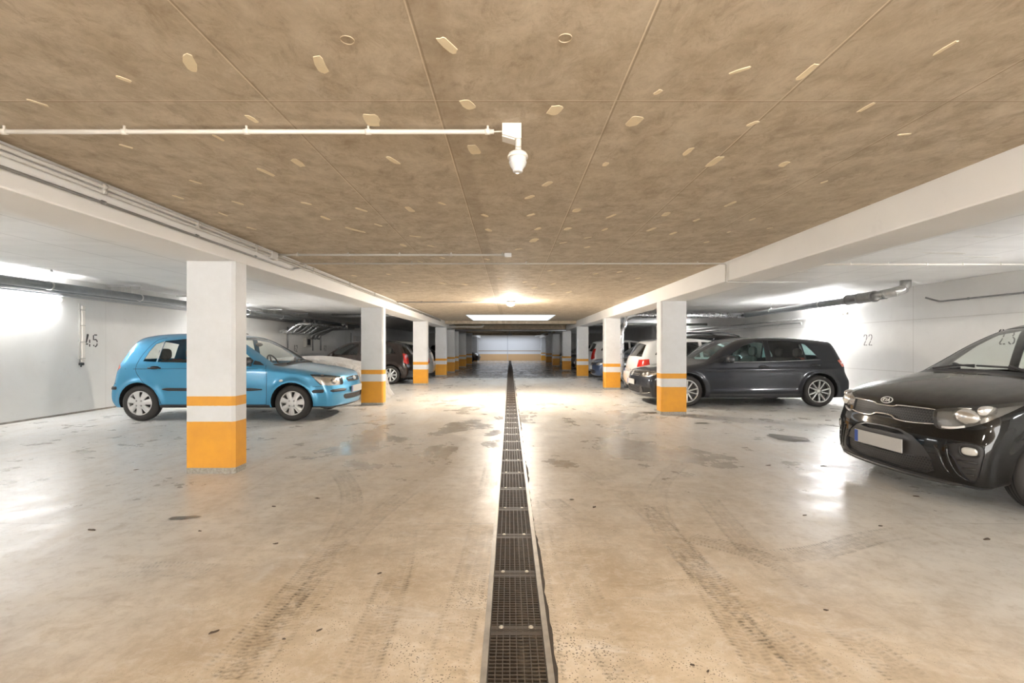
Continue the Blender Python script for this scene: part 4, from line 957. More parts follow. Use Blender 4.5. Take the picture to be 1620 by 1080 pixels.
def build_car(sp, root):
    """root: Empty at the car's floor centre, car nose towards local -x"""
    sh = Shape(sp); cell = sp.get('cell', 0.02); offx = -sp['L']/2
    V, Q = sh.nets(cell)
    bm = bmesh.new()
    vs = [bm.verts.new(v) for v in V]
    for q in Q:
        if len(set(q)) == 4:
            try: bm.faces.new([vs[i] for i in q])
            except ValueError: pass
    # keep y >= 0
    bmesh.ops.bisect_plane(bm, geom=bm.verts[:]+bm.edges[:]+bm.faces[:], plane_co=(0, 0, 0), plane_no=(0, -1, 0), clear_outer=True, dist=1e-5)
    bmesh.ops.delete(bm, geom=[v for v in bm.verts if not v.link_faces], context='VERTS')
    lay = bm.faces.layers.int.new('region')
    bm.normal_update()
    # orientation check
    f0 = max(bm.faces, key=lambda f: f.calc_center_median().z)
    if f0.normal.z < 0:
        for f in bm.faces: f.normal_flip()
    regs = [dict(name='body', mat=sp['paint'], center=True)]
    for rg in sp['regions']:
        regs.append(rg); rid = len(regs)-1
        d = Vector(rg['view']).normalized(); up = Vector((0, 0, 1)); u = up.cross(d).normalized(); v = d.cross(u)
        pts = [Vector(p) for p in rg['pts']]
        if rg.get('smooth'): pts = [Vector(p) for p in catmull([tuple(q) for q in pts], 4, closed=True)]
        P2 = np.array([(p.dot(u), p.dot(v)) for p in pts]); dep = [p.dot(d) for p in pts]
        dmin, dmax = min(dep)-rg.get('depth', 0.30), max(dep)+rg.get('depth', 0.30)
        lo, hi = P2.min(0)-cell*2, P2.max(0)+cell*2
        allowed = rg.get('over')
        def cand():
            out = []
            for f in bm.faces:
                c = f.calc_center_median(); a, b, dd = c.dot(u), c.dot(v), c.dot(d)
                if lo[0] < a < hi[0] and lo[1] < b < hi[1] and dmin < dd < dmax and f.normal.dot(d) > 0.02: out.append(f)
            return out
        for i in range(len(pts)):
            a, b = pts[i], pts[(i+1) % len(pts)]; e2 = (P2[(i+1) % len(pts)]-P2[i]); el = np.linalg.norm(e2)
            if el < 1e-6: continue
            fs = []
            for f in cand():
                c = f.calc_center_median(); q = np.array((c.dot(u), c.dot(v)))-P2[i]; t = (q@e2)/(el*el)
                if -cell*1.6/el < t < 1+cell*1.6/el and abs(q[0]*e2[1]-q[1]*e2[0])/el < cell*1.8: fs.append(f)
            if not fs: continue
            no = (b-a).cross(d).normalized()
            geom = list({x for f in fs for x in (list(f.verts)+list(f.edges))})+fs
            bmesh.ops.bisect_plane(bm, geom=geom, plane_co=a, plane_no=no, dist=cell*0.06)
        fs = cand()
        if fs:
            C = np.array([(f.calc_center_median().dot(u), f.calc_center_median().dot(v)) for f in fs])
            for f, k in zip(fs, in_poly(P2, C)):
                if k and (allowed is None or regs[f[lay]]['name'] in allowed): f[lay] = rid
    # split into regions
    bm.verts.ensure_lookup_table(); bm.verts.index_update()
    AV = np.array([v.co for v in bm.verts]); AN = sh.normals(AV)
    byreg = {}
    for f in bm.faces: byreg.setdefault(f[lay], []).append(f)
    parts = {}
    for rid, fs in sorted(byreg.items()):
        rg = regs[rid]
        if rg.get('delete') and not rg.get('wall_to'): continue
        ids = {}; VV = []; NN = []; F = []; MI = []; SF = []
        rec = rg.get('recess', 0.0)
        def vid(v, r, key):
            k = (v.index, key)
            if k not in ids:
                ids[k] = len(VV); n = AN[v.index]; VV.append(AV[v.index]-n*r); NN.append(n)
            return ids[k]
        inset = rg.get('push')
        if not rg.get('delete'):
            for f in fs:
                F.append([vid(v, rec, 'a') for v in f.verts]); MI.append(0); SF.append(True)
        # boundary walls
        fset = set(fs)
        wt = rg.get('wall_to')
        if rec > 0 or wt:
            for f in fs:
                for e in f.edges:
                    if any(g in fset for g in e.link_faces if g is not f): continue
                    a, b = e.verts
                    if abs(a.co.y) < 1e-4 and abs(b.co.y) < 1e-4: continue
                    fl = list(f.verts); i = fl.index(a)
                    if fl[(i+1) % len(fl)] is not b: a, b = b, a
                    if wt:
                        ia, ib = vid(a, 0, 'o'), vid(b, 0, 'o')
                        k = []
                        for vv in (a, b):
                            kk = (vv.index, 'w')
                            if kk not in ids:
                                ids[kk] = len(VV); q = AV[vv.index].copy(); q[1] = min(q[1], wt); VV.append(q); NN.append(AN[vv.index])
                            k.append(ids[kk])
                        F.append([ia, ib, k[1], k[0]]); MI.append(1 if not rg.get('delete') else 0); SF.append(False)
                    else:
                        F.append([vid(a, 0, 'o'), vid(b, 0, 'o'), vid(b, rec, 'a'), vid(a, rec, 'a')]); MI.append(1); SF.append(False)
        if not F: continue
        if rg.get('backing'):
            bmat, bdep, bname = rg['backing']; ids2 = {}; V2 = []; N2 = []; F2 = []
            for f in fs:
                row = []
                for v in f.verts:
                    if v.index not in ids2:
                        ids2[v.index] = len(V2); V2.append(AV[v.index]-AN[v.index]*bdep); N2.append(AN[v.index])
                    row.append(ids2[v.index])
                F2.append(row)
            V2 = np.array(V2); N2 = np.array(N2); V2[:, 0] += offx; mr = np.array((1, -1, 1))
            for sgn in (1, -1):
                make_obj(bname, V2 if sgn > 0 else V2*mr, N2 if sgn > 0 else N2*mr, F2 if sgn > 0 else [f[::-1] for f in F2], [bmat], [0]*len(F2), root, [True]*len(F2))
        VV = np.array(VV); NN = np.array(NN); VV[:, 0] += offx
        mats = [rg['mat'], rg.get('wall', M['black_trim'])]
        mir = np.array((1, -1, 1))
        if rg.get('center'):
            n = len(VV)
            F2 = F+[[i+n for i in f][::-1] for f in F]
            # weld of the seam is not needed: both halves meet exactly at y = 0
            o = make_obj(rg['name'], np.vstack([VV, VV*mir]), np.vstack([NN, NN*mir]), F2, mats, MI+MI, root, SF+SF)
            parts.setdefault(rg['name'], []).append(o)
            if rg.get('label'): o['label'] = rg['label']
        else:
            for sgn in (1, -1):
                if rg.get('one_side') and sgn != rg['one_side']: continue
                FF = F if sgn > 0 else [f[::-1] for f in F]
                o = make_obj(rg['name'], VV if sgn > 0 else VV*mir, NN if sgn > 0 else NN*mir, FF, mats, MI, root, SF)
                if rg.get('label'): o['label'] = rg['label']
                parts.setdefault(rg['name'], []).append(o)
    bm.free()
    add_seams(sp, sh, offx, parts.get('body', [None])[0], root)
    return sh, parts, offx

def add_seams(sp, sh, offx, body, root):
    """panel gaps: a thin dark line let into the skin, merged with the body mesh"""
    if not sp.get('seams'): return
    bm = bmesh.new()
    for kind, line in sp['seams']:
        L = catmull(line, 6) if len(line) > 2 else np.array([np.array(line[0])*(1-t)+np.array(line[1])*t for t in np.linspace(0, 1, 14)])
        q = {'side': sh.on_side, 'front': sh.on_front, 'rear': sh.on_rear}[kind](L, 0.0004)
        n = sh.normals(q); w = sp.get('seam_w', 0.0030)
        for sg in (1, -1):
            prev = None
            for i in range(len(q)):
                d = q[min(i+1, len(q)-1)]-q[max(i-1, 0)]; d /= np.linalg.norm(d)+1e-9
                c = np.cross(d, n[i]); c /= np.linalg.norm(c)+1e-9
                a, b = q[i]+c*w, q[i]-c*w
                A = bm.verts.new((a[0]+offx, a[1]*sg, a[2])); B = bm.verts.new((b[0]+offx, b[1]*sg, b[2]))
                if prev: bm.faces.new((prev[0], prev[1], B, A) if sg > 0 else (prev[0], A, B, prev[1]))
                prev = (A, B)
    obj('gap_crease_line', bm, M['liner'], root)

# ------------------------------------------------------------------ wheels and fittings
def wheel(root, x, side, y, R, wd, style, rim_r, label=None):
    """side: +1 / -1, the outer face looks along side*y"""
    wv = empty('wheel', (x, y*side, R)); wv.parent = root
    s = side; h = wd/2
    bm = bmesh.new()
    pr = [(rim_r, -h*0.82), (rim_r+0.015, -h*0.92), (R*0.86, -h), (R*0.965, -h*0.80), (R, -h*0.55), (R, h*0.55), (R*0.965, h*0.80), (R*0.86, h), (rim_r+0.015, h*0.92), (rim_r, h*0.82)]
    lathe(bm, [(r, a) for r, a in pr], 'y', 48)
    for g in (-0.3, 0, 0.3):
        lathe(bm, [(R+0.0008, h*g-0.004), (R+0.0008, h*g+0.004)], 'y', 48, 1)
    obj('tyre', bm, [M['tyre'], M['liner']], wv)
    bm = bmesh.new(); lathe(bm, [(rim_r, -h*0.8), (rim_r*0.95, -h*0.4), (rim_r*0.90, h*0.15), (rim_r*0.86, h*0.1), (0.0, h*0.05)] if s > 0 else [(rim_r, h*0.8), (rim_r*0.95, h*0.4), (rim_r*0.90, -h*0.15), (rim_r*0.86, -h*0.1), (0.0, -h*0.05)], 'y', 40)
    obj('brake_drum', bm, M['rim_back'], wv)
    nm = 'hubcap' if style.startswith('cap') else 'rim'
    bm = bmesh.new(); o = h*0.80
    def P(r, a, d): return Vector((math.cos(a)*r, s*d, math.sin(a)*r))
    lathe(bm, [(rim_r+0.004, s*(o-0.004)), (rim_r, s*(o+0.008)), (rim_r*0.93, s*(o+0.006)), (rim_r*0.91, s*(o-0.02)), (rim_r*0.91, s*(o-0.06))], 'y', 56)
    def spoke(a, r0, r1, w0, w1, d0, d1, th=0.016, skew=0.0):
        pts = []
        for (r, wd_, dd, sk) in ((r0, w0, d0, 0), ((r0+r1)/2, (w0+w1)/2, (d0+d1)/2+0.006, skew/2), (r1, w1, d1, skew)):
            c, sn = math.cos(a+sk), math.sin(a+sk)
            for e in (-1, -0.55, 0.55, 1):
                pts.append((bm.verts.new(Vector((c*r-sn*wd_*e/2, s*(dd-(0.012 if abs(e) == 1 else 0)), sn*r+c*wd_*e/2)))))
        for i in range(2):
            for k in range(3):
                f = (pts[i*4+k], pts[i*4+k+1], pts[(i+1)*4+k+1], pts[(i+1)*4+k]); fc = bm.faces.new(f if s > 0 else f[::-1]); fc.smooth = True
        # rim of the spoke
        lo = [bm.verts.new(p.co-Vector((0, s*th, 0))) for p in pts]
        for i in range(2):
            for k in (0, 3):
                f = (pts[i*4+k], pts[(i+1)*4+k], lo[(i+1)*4+k], lo[i*4+k]); bm.faces.new(f)
    if style == 'cap7':
        for k in range(7): spoke(2*math.pi*k/7+0.3, 0.035, rim_r*0.94, 0.05, rim_r*0.56, o+0.018, o+0.004, 0.012)
        lathe(bm, [(rim_r*0.50, s*(o+0.009)), (rim_r*0.32, s*(o+0.020)), (0.03, s*(o+0.022)), (0.0, s*(o+0.022))], 'y', 40)
        for k in range(4):
            c = P(rim_r*0.27, math.pi/4+k*math.pi/2, o+0.022)
            lathe(bm, [(0.012, s*0.001), (0.012, s*0.004), (0.008, s*0.004)], 'y', 12, 1, c); lathe(bm, [(0.006, s*0.002), (0.0, s*0.003)], 'y', 8, 0, c)
    elif style == 'alloy10':
        for k in range(10): spoke(2*math.pi*k/10+(0.06 if k % 2 else -0.06)+0.3, 0.045, rim_r*0.94, 0.030, 0.026, o-0.012, o+0.0, 0.03)
        lathe(bm, [(0.075, s*(o-0.03)), (0.06, s*(o-0.012)), (0.036, s*(o-0.006)), (0.034, s*(o-0.002)), (0.0, s*(o-0.002))], 'y', 32)
        for k in range(5): lathe(bm, [(0.009, s*0), (0.009, s*0.006), (0, s*0.006)], 'y', 8, 1, P(0.054, 2*math.pi*k/5+0.6, o-0.01))
    elif style == 'alloy8':
        for k in range(8): spoke(2*math.pi*k/8, 0.03, rim_r*0.95, 0.035, 0.062, o, o+0.004, 0.03)
        lathe(bm, [(0.07, s*(o-0.01)), (0.04, s*(o+0.004)), (0.0, s*(o+0.006))], 'y', 24)
    else:
        for k in range(5): spoke(2*math.pi*k/5+0.2, 0.03, rim_r*0.95, 0.07, 0.085, o, o, 0.03)
        lathe(bm, [(0.075, s*(o-0.01)), (0.04, s*(o+0.008)), (0.0, s*(o+0.01))], 'y', 24)
    obj(nm, bm, [M['cap_silver'] if nm == 'hubcap' else M['rim_silver'], M['rim_back']], wv)
    return wv

def add_wheels(root, sp, offx, style):
    for (wx, wz, R) in sp['arches']:
        for s in (1, -1): wheel(root, wx+offx, s, sp['hw']-sp['tyre_w']/2-sp.get('tyre_in', 0.012), sp['tyre_r'], sp['tyre_w'], style, sp['rim_r'])

def ellipsoid(bm, c, r, seg=20, rings=12, mat=None, mi=0, p=1.0):
    vs = []
    for i in range(rings+1):
        th = math.pi*i/rings; row = []
        for k in range(seg):
            a = 2*math.pi*k/seg
            v = Vector((math.sin(th)*math.cos(a), math.sin(th)*math.sin(a), math.cos(th)))
            v = Vector([math.copysign(abs(q)**p, q) for q in v])
            row.append(bm.verts.new((v.x*r[0], v.y*r[1], v.z*r[2])))
        vs.append(row)
    allv = [v for row in vs for v in row]
    for i in range(rings):
        for k in range(seg):
            f = bm.faces.new((vs[i][k], vs[i+1][k], vs[i+1][(k+1) % seg], vs[i][(k+1) % seg])); f.smooth = True; f.material_index = mi
    for v in allv:
        v.co = (mat @ v.co) if mat is not None else v.co
        v.co += Vector(c)
    return allv

def seat(root, x, y, z=0.30, h=1.0, bench=False):
    st = empty('seat', (x, y, z)); st.parent = root; w = 0.24 if not bench else 0.55
    bm = bmesh.new(); box(bm, -0.26, 0.24, -w, w, 0.0, 0.16, bev=0.05); obj('cushion', bm, M['seat'], st, True)
    bm = bmesh.new(); vs = box(bm, -0.06, 0.07, -w, w, 0.0, 0.60*h, bev=0.05)
    for v in bm.verts:
        v.co.x += 0.22+0.22*v.co.z/0.6; v.co.z += 0.10; v.co.y *= 1-0.14*max(0, v.co.z-0.3)
    obj('backrest', bm, M['seat'], st, True)
    for yy in ((0,) if not bench else (-0.33, 0.33)):
        bm = bmesh.new(); ellipsoid(bm, (0.50, yy, 0.74*h+0.07), (0.05, 0.125, 0.095), p=0.7); tube(bm, [(0.46, yy-0.05, 0.6*h), (0.49, yy-0.05, 0.72*h)], 0.006, 6); tube(bm, [(0.46, yy+0.05, 0.6*h), (0.49, yy+0.05, 0.72*h)], 0.006, 6)
        obj('headrest', bm, M['seat'], st)
def interior(root, sp, offx, sx=(1.65, 2.55), dash_x=1.15, dash_z=0.86, steer=True, hw=None):
    hw = hw or sp['hw']-0.16
    for y in (0.36, -0.36): seat(root, sx[0]+offx, y, sp.get('seat_z', 0.30))
    if sx[1]: seat(root, sx[1]+offx, 0, sp.get('seat_z', 0.30)+0.02, 0.92, True)
    bm = bmesh.new(); prism(bm, [(dash_x-0.22, dash_z-0.30), (dash_x-0.22, dash_z-0.03), (dash_x+0.05, dash_z+0.0), (dash_x+0.28, dash_z-0.04), (dash_x+0.30, dash_z-0.16), (dash_x+0.18, dash_z-0.34)], -hw+0.03, hw-0.03, Matrix(((1, 0, 0, offx), (0, 0, 1, 0), (0, 1, 0, 0), (0, 0, 0, 1))))
    obj('dashboard', bm, M['dash'], root)
    if steer:
        bm = bmesh.new(); m = Matrix.Translation((dash_x+0.42+offx, sp.get('steer_y', -0.36), dash_z-0.02)) @ Matrix.Rotation(math.radians(-65), 4, 'Y')
        pts = [(math.cos(a)*0.18, math.sin(a)*0.18, 0) for a in np.linspace(0, 2*math.pi, 33)]
        tube(bm, pts, 0.014, 8, caps=False); tube(bm, [(-0.17, 0, 0), (-0.04, 0, -0.03), (0.04, 0, -0.03), (0.17, 0, 0)], 0.013, 6); tube(bm, [(0, -0.17, 0), (0, 0, -0.03), (0, 0.17, 0)], 0.013, 6)
        ellipsoid(bm, (0, 0, -0.03), (0.06, 0.07, 0.025)); xform(bm, bm.verts, m); obj('steering_wheel', bm, M['dash'], root)
def mirror_part(root, sh, offx, x, z, mat, size=(0.075, 0.105, 0.065), stem=0.05, chrome=False):
    for s in (1, -1):
        q = sh.on_side([(x, z)])[0]; y = abs(q[1])+size[1]+stem
        m = empty('wing_mirror', (x+offx, y*s, z+0.02)); m.parent = root
        bm = bmesh.new(); ellipsoid(bm, (0, 0, 0), size, 24, 14, p=0.8)
        for v in bm.verts:
            if v.co.x > size[0]*0.55: v.co.x = size[0]*0.55
        obj('mirror_shell', bm, mat, m, True)
        bm = bmesh.new(); tube(bm, [(-0.005, -s*(size[1]*0.5), -size[2]*0.55), (-0.01, -s*(size[1]+stem+0.01), -size[2]*0.8)], 0.022, 10); obj('mirror_stem', bm, M['black_trim'], m)
        if chrome:
            bm = bmesh.new(); tube(bm, [(-size[0]*0.75, -s*size[1]*0.7, -size[2]*0.5), (-size[0]*0.85, 0, -size[2]*0.62), (-size[0]*0.6, s*size[1]*0.75, -size[2]*0.5)], 0.008, 8); obj('mirror_strip', bm, M['chrome'], m)
def handles(root, sh, offx, spots, mat, L=0.11):
    for (x, z) in spots:
        for s in (1, -1):
            q = sh.on_side([(x-L, z), (x-L*0.5, z), (x+L*0.5, z), (x+L, z)])
            bm = bmesh.new(); o = (0.004, 0.028, 0.028, 0.004)
            tube(bm, bend([(p[0]+offx, (p[1]+o[i])*s, p[2]) for i, p in enumerate(q)], 0.03), 0.016, 10, r2=0.011); h = obj('door_handle', bm, mat, root)
            c = sh.on_side([(x, z)])[0]
            bm = bmesh.new(); ellipsoid(bm, (c[0]+offx, (c[1]-0.004)*s, c[2]), (L*0.8, 0.010, 0.030), p=0.8); obj('handle_bowl', bm, M['liner'], h)
def strip(root, sh, offx, name, kind, line, w, th, mat, both=True, smooth=True, off=0.0, parent=None, closed=False):
    """a moulding of half-round section lying on the skin"""
    L = catmull(line, 6, closed) if smooth and len(line) > 2 else np.array([np.array(a)*(1-t)+np.array(b)*t for a, b in zip(line[:-1], line[1:]) for t in np.linspace(0, 0.95, 10)]+[np.array(line[-1])])
    q = {'side': sh.on_side, 'front': sh.on_front, 'rear': sh.on_rear}[kind](L, off); n = sh.normals(q); out = []
    for s in ((1, -1) if both else (1,)):
        bm = bmesh.new(); prev = None; K = len(q); lastring = []
        for i in range(K):
            d = q[min(i+1, K-1)]-q[max(i-1, 0)]; d /= np.linalg.norm(d)+1e-9; c = np.cross(d, n[i]); c /= np.linalg.norm(c)+1e-9
            e = min(1.0, 0.35+0.65*min(i, K-1-i)/2.0) if not closed else 1.0
            ring = []
            for a in np.linspace(0, math.pi, 7):
                p = q[i]+c*math.cos(a)*w/2*e+n[i]*(math.sin(a)**0.6*th*e-0.001); ring.append(bm.verts.new((p[0]+offx, p[1]*s, p[2])))
            if prev:
                for k in range(6):
                    f = bm.faces.new((prev[k], prev[k+1], ring[k+1], ring[k])); f.smooth = True
            else: bm.faces.new(ring)
            prev = ring
        bm.faces.new(prev); bmesh.ops.recalc_face_normals(bm, faces=bm.faces[:])
        out.append(obj(name, bm, mat, parent or root))
    return out
def plate(root, sh, offx, z, rear=False, y=0.0, tilt=0.0, h=0.112, name='number_plate', off=0.012):
    q = (sh.on_rear if rear else sh.on_front)([(y, z)])[0]; sg = 1 if rear else -1
    p = empty(name, (q[0]+offx+sg*off, y, z)); p.parent = root; p.rotation_euler = (0, tilt*sg, 0)
    bm = bmesh.new(); box(bm, -0.006, 0.006, -0.262, 0.262, -h/2, h/2, bev=0.004); obj('plate_panel', bm, M['plate'], p)
    bm = bmesh.new(); yl = sg*-0.262 if not rear else -0.262
    a, b = (0.218, 0.258) if not rear else (-0.258, -0.218)
    box(bm, sg*0.0062-0.001, sg*0.0062+0.001, min(a, b), max(a, b), -h/2+0.004, h/2-0.004); obj('blue_band', bm, M['plate_blue'], p)
def badge_frame(sh, offx, y, z, rear=False, off=0.003):
    """matrix: local x across the car as seen from outside, local y up, local z out"""
    q = (sh.on_rear if rear else sh.on_front)([(y, z)]); n = Vector(sh.normals(q)[0]); p = Vector(q[0])+n*off
    up = Vector((0, 0, 1)); u = up.cross(n).normalized(); v = n.cross(u)
    return Matrix(((u.x, v.x, n.x, p.x+offx), (u.y, v.y, n.y, p.y), (u.z, v.z, n.z, p.z), (0, 0, 0, 1)))
def ring_stroke(bm, a, b, wd, h, m, mi=0):
    pts = [(math.cos(t)*a, math.sin(t)*b) for t in np.linspace(0, 2*math.pi, 37)]
    for i in range(36):
        p, q = pts[i], pts[i+1]; k = 1-wd/a; k2 = 1-wd/b
        prism(bm, [(p[0]*k, p[1]*k2), p, q, (q[0]*k, q[1]*k2)], 0, h, m, mi)
def arch_region(x, z, R, hw):
    return dict(name='wheel_arch', mat=M['liner'], view=(0, 1, 0), pts=[(x+math.cos(a)*R, hw, z+math.sin(a)*R) for a in np.linspace(0, 2*math.pi, 29)[:-1]], depth=0.28, delete=True, wall_to=hw-0.30)
def inner_arches(root, sp, offx):
    """end walls of the wheel housings"""
    for (wx, wz, R) in sp['arches']:
        for s in (1, -1):
            bm = bmesh.new(); y = sp['hw']-0.31
            a0 = math.asin((sp['zb']+0.004-wz)/(R+0.02)); P = [(wx+offx+math.cos(t)*(R+0.02), wz+math.sin(t)*(R+0.02)) for t in np.linspace(a0, math.pi-a0, 25)]
            prism(bm, P, s*y, s*(y+0.04), Matrix(((1, 0, 0, 0), (0, 0, 1, 0), (0, 1, 0, 0), (0, 0, 0, 1)))); obj('wheel_arch', bm, M['liner'], root)
# ------------------------------------------------------------------ the cars
Y1 = (0, 1, 0)
def side_pts(L, y=0.75): return [(x, y, z) for x, z in L]
def R_side(name, L, mat, **kw): return dict(name=name, view=Y1, pts=side_pts(L, kw.pop('y', 0.75)), mat=mat, **kw)
def R_front(name, L, mat, x=0.12, **kw):
    return dict(name=name, view=(-1, 0, kw.pop('vz', 0.0)), pts=[(x, y, z) for y, z in L], mat=mat, **kw)
def R_rear(name, L, mat, x, **kw):
    return dict(name=name, view=(1, 0, kw.pop('vz', 0.0)), pts=[(x, y, z) for y, z in L], mat=mat, **kw)
GL = dict(recess=0.006)

def black_car():
    sp = dict(L=3.595, hw=0.7975, zb=0.19, cell=0.016, paint=M['paint_black'], k=0.11,
        prof=[(0.10, 0.16), (0.03, 0.165), (0.0, 0.25), (-0.005, 0.36), (0.005, 0.48), (0.035, 0.58), (0.05, 0.66), (0.075, 0.735), (0.14, 0.795), (0.27, 0.852), (0.50, 0.912), (0.70, 0.955), (0.79, 0.975),
              (0.90, 1.03), (1.23, 1.220), (1.50, 1.345), (1.66, 1.398), (1.85, 1.435), (2.2, 1.465), (2.7, 1.47), (3.1, 1.445), (3.33, 1.40), (3.42, 1.32), (3.50, 1.08), (3.55, 0.92), (3.58, 0.75), (3.595, 0.52), (3.59, 0.32), (3.53, 0.20)],
        plan=[(-0.1, 0.90), (0.0, 0.92), (0.25, 0.965), (0.6, 0.99), (1.2, 1.0), (2.6, 1.0), (3.2, 0.98), (3.6, 0.92)],
        sec=[(0.1, 0.93), (0.25, 0.965), (0.45, 0.99), (0.6, 1.0), (0.75, 0.99), (0.86, 0.972), (0.95, 0.94), (1.1, 0.88), (1.3, 0.785), (1.45, 0.70), (1.7, 0.62)],
        arches=[(0.675, 0.29, 0.335), (3.075, 0.29, 0.335)], flare=0.022, lines=[(0.80, 0.86, 0.012, 0.035, 0.4, 3.4), (0.36, 0.42, 0.010, 0.05, 1.0, 2.9)],
        bow_f=(0.20, 2.5), bow_r=(0.10, 2.6), crown=0.05, tyre_r=0.288, tyre_w=0.17, rim_r=0.18)
    sp['regions'] = [
        dict(name='bonnet', view=(-0.25, 0, 1), mat=M['paint_black'], center=True, depth=0.5, pts=[(0.085, -0.05, 0.745), (0.09, 0.20, 0.745), (0.13, 0.42, 0.75), (0.20, 0.60, 0.80), (0.36, 0.675, 0.85), (0.62, 0.705, 0.90), (0.85, 0.70, 0.93), (0.80, 0.35, 0.96), (0.785, -0.05, 0.97)]),
        dict(name='windscreen_cowl', view=(-0.25, 0, 1), mat=M['black_trim'], center=True, depth=0.3, over=('body', 'bonnet'), pts=[(0.79, -0.05, 0.97), (0.80, 0.35, 0.96), (0.86, 0.69, 0.93), (1.02, 0.715, 0.98), (0.90, 0.4, 1.0), (0.86, -0.05, 0.99)]),
        R_side('front_door', [(0.98, 0.30), (0.97, 0.70), (1.0, 0.92), (1.18, 1.02), (1.55, 1.30), (1.95, 1.40), (1.96, 0.30)], M['paint_black']),
        R_side('rear_door', [(1.97, 0.30), (1.965, 1.40), (2.5, 1.40), (2.82, 1.28), (2.92, 0.95), (2.80, 0.66), (2.66, 0.42), (2.62, 0.30)], M['paint_black']),
        dict(name='windscreen', view=(-1, 0, 0.75), mat=M['glass'], center=True, depth=0.5, recess=0.004, pts=[(0.86, -0.05, 0.99), (0.865, 0.25, 0.985), (0.89, 0.5, 0.985), (0.94, 0.66, 0.985), (1.28, 0.605, 1.19), (1.66, 0.535, 1.365), (1.60, 0.25, 1.385), (1.585, -0.05, 1.39)]),
        R_side('side_window', [(1.22, 0.955), (1.50, 1.21), (1.66, 1.31), (1.88, 1.355), (1.90, 0.965)], M['glass'], **GL),
        R_side('side_window', [(2.0, 0.97), (1.98, 1.36), (2.5, 1.345), (2.72, 1.26), (2.80, 1.0)], M['glass'], **GL),
        R_side('window_triangle', [(1.03, 0.93), (1.20, 0.95), (1.47, 1.205)], M['black_trim'], over=('body', 'front_door')),
        dict(name='rear_window', view=(1, 0, 0.3), mat=M['glass_dark'], center=True, depth=0.3, recess=0.004, pts=[(3.5, -0.05, 1.0), (3.5, 0.56, 1.02), (3.4, 0.5, 1.28), (3.4, -0.05, 1.31)]),
        dict(name='tail_lamp', view=(0.7, 0.7, 0), mat=M['red_lamp'], depth=0.3, pts=[(3.5, 0.58, 0.75), (3.5, 0.58, 1.02), (3.35, 0.70, 1.02), (3.35, 0.74, 0.75)]),
        # nose
        dict(name='headlight', view=(-0.72, 0.66, 0.15), mat=M['lens'], depth=0.25, recess=0.003, smooth=True, backing=(M['lamp_grey'], 0.045, 'lamp_bowl'), pts=[(0.085, 0.425, 0.700), (0.12, 0.56, 0.742), (0.19, 0.69, 0.775), (0.32, 0.755, 0.80), (0.47, 0.785, 0.818), (0.40, 0.78, 0.775), (0.27, 0.765, 0.705), (0.18, 0.715, 0.642), (0.12, 0.62, 0.595), (0.085, 0.50, 0.567), (0.07, 0.455, 0.590), (0.075, 0.435, 0.64)]),
        R_front('grille', [(-0.05, 0.614), (0.085, 0.614), (0.13, 0.592), (0.26, 0.588), (0.425, 0.600), (0.415, 0.706), (0.26, 0.702), (0.12, 0.698), (0.08, 0.684), (-0.05, 0.684)], M['grille_mesh'], center=True, recess=0.012),
        R_front('bumper_insert', [(-0.05, 0.525), (0.20, 0.517), (0.31, 0.483), (0.40, 0.415), (0.46, 0.33), (0.475, 0.245), (0.42, 0.215), (0.2, 0.20), (-0.05, 0.198)], M['satin_black'], center=True, recess=0.008),
        R_front('intake_grille', [(-0.05, 0.315), (0.20, 0.315), (0.42, 0.34), (0.455, 0.325), (0.468, 0.25), (0.42, 0.222), (0.2, 0.206), (-0.05, 0.205)], M['grille_mesh'], center=True, recess=0.020, over=('bumper_insert',)),
        R_front('upper_slot', [(-0.05, 0.512), (0.17, 0.506), (0.235, 0.482), (0.16, 0.474), (-0.05, 0.478)], M['liner'], center=True, recess=0.02, over=('bumper_insert',)),
        dict(name='fog_lamp_pocket', view=(-0.86, 0.5, 0), mat=M['satin_black'], depth=0.2, recess=0.022, smooth=True, pts=[(0.06, 0.545, 0.455), (0.12, 0.66, 0.487), (0.17, 0.735, 0.47), (0.17, 0.735, 0.38), (0.15, 0.71, 0.235), (0.12, 0.675, 0.215), (0.09, 0.635, 0.28), (0.08, 0.60, 0.36)]),
        dict(name='lower_lip', view=(-1, 0.55, -0.1), mat=M['black_trim'], center=True, depth=0.45, over=('body',), pts=[(0.0, -0.2, 0.10), (0.0, -0.2, 0.192), (0.05, 0.42, 0.192), (0.14, 0.70, 0.18), (0.37, 0.80, 0.18), (0.5, 0.85, 0.10)]),
        ] + [arch_region(x, z, R, 0.7975) for x, z, R in sp['arches']]
    sp['seams'] = [('side', [(0.98, 0.90), (0.955, 0.70), (0.975, 0.27)]), ('side', [(1.96, 0.95), (1.965, 0.27)]), ('side', [(0.98, 0.27), (2.62, 0.27)]), ('side', [(0.355, 0.52), (0.44, 0.60), (0.50, 0.78)]),
                   ('side', [(2.92, 0.98), (2.80, 0.66), (2.66, 0.42), (2.62, 0.27)]), ('front', [(0.0, 0.748), (0.20, 0.748), (0.40, 0.742), (0.52, 0.752)])]
    root = empty('car'); sh, parts, ox = build_car(sp, root); inner_arches(root, sp, ox); add_wheels(root, sp, ox, 'alloy5')
    interior(root, sp, ox, (1.60, 2.45), 1.08, 0.88)
    mirror_part(root, sh, ox, 1.44, 0.955, M['paint_black'])
    handles(root, sh, ox, [(1.84, 0.80), (2.66, 0.83)], M['paint_black'])
    # chrome blades round the grille
    strip(root, sh, ox, 'chrome_strip', 'front', [(-0.43, 0.706), (-0.26, 0.706), (-0.13, 0.702), (-0.085, 0.690), (0, 0.688), (0.085, 0.690), (0.13, 0.702), (0.26, 0.706), (0.43, 0.706)], 0.011, 0.010, M['chrome'], both=False)
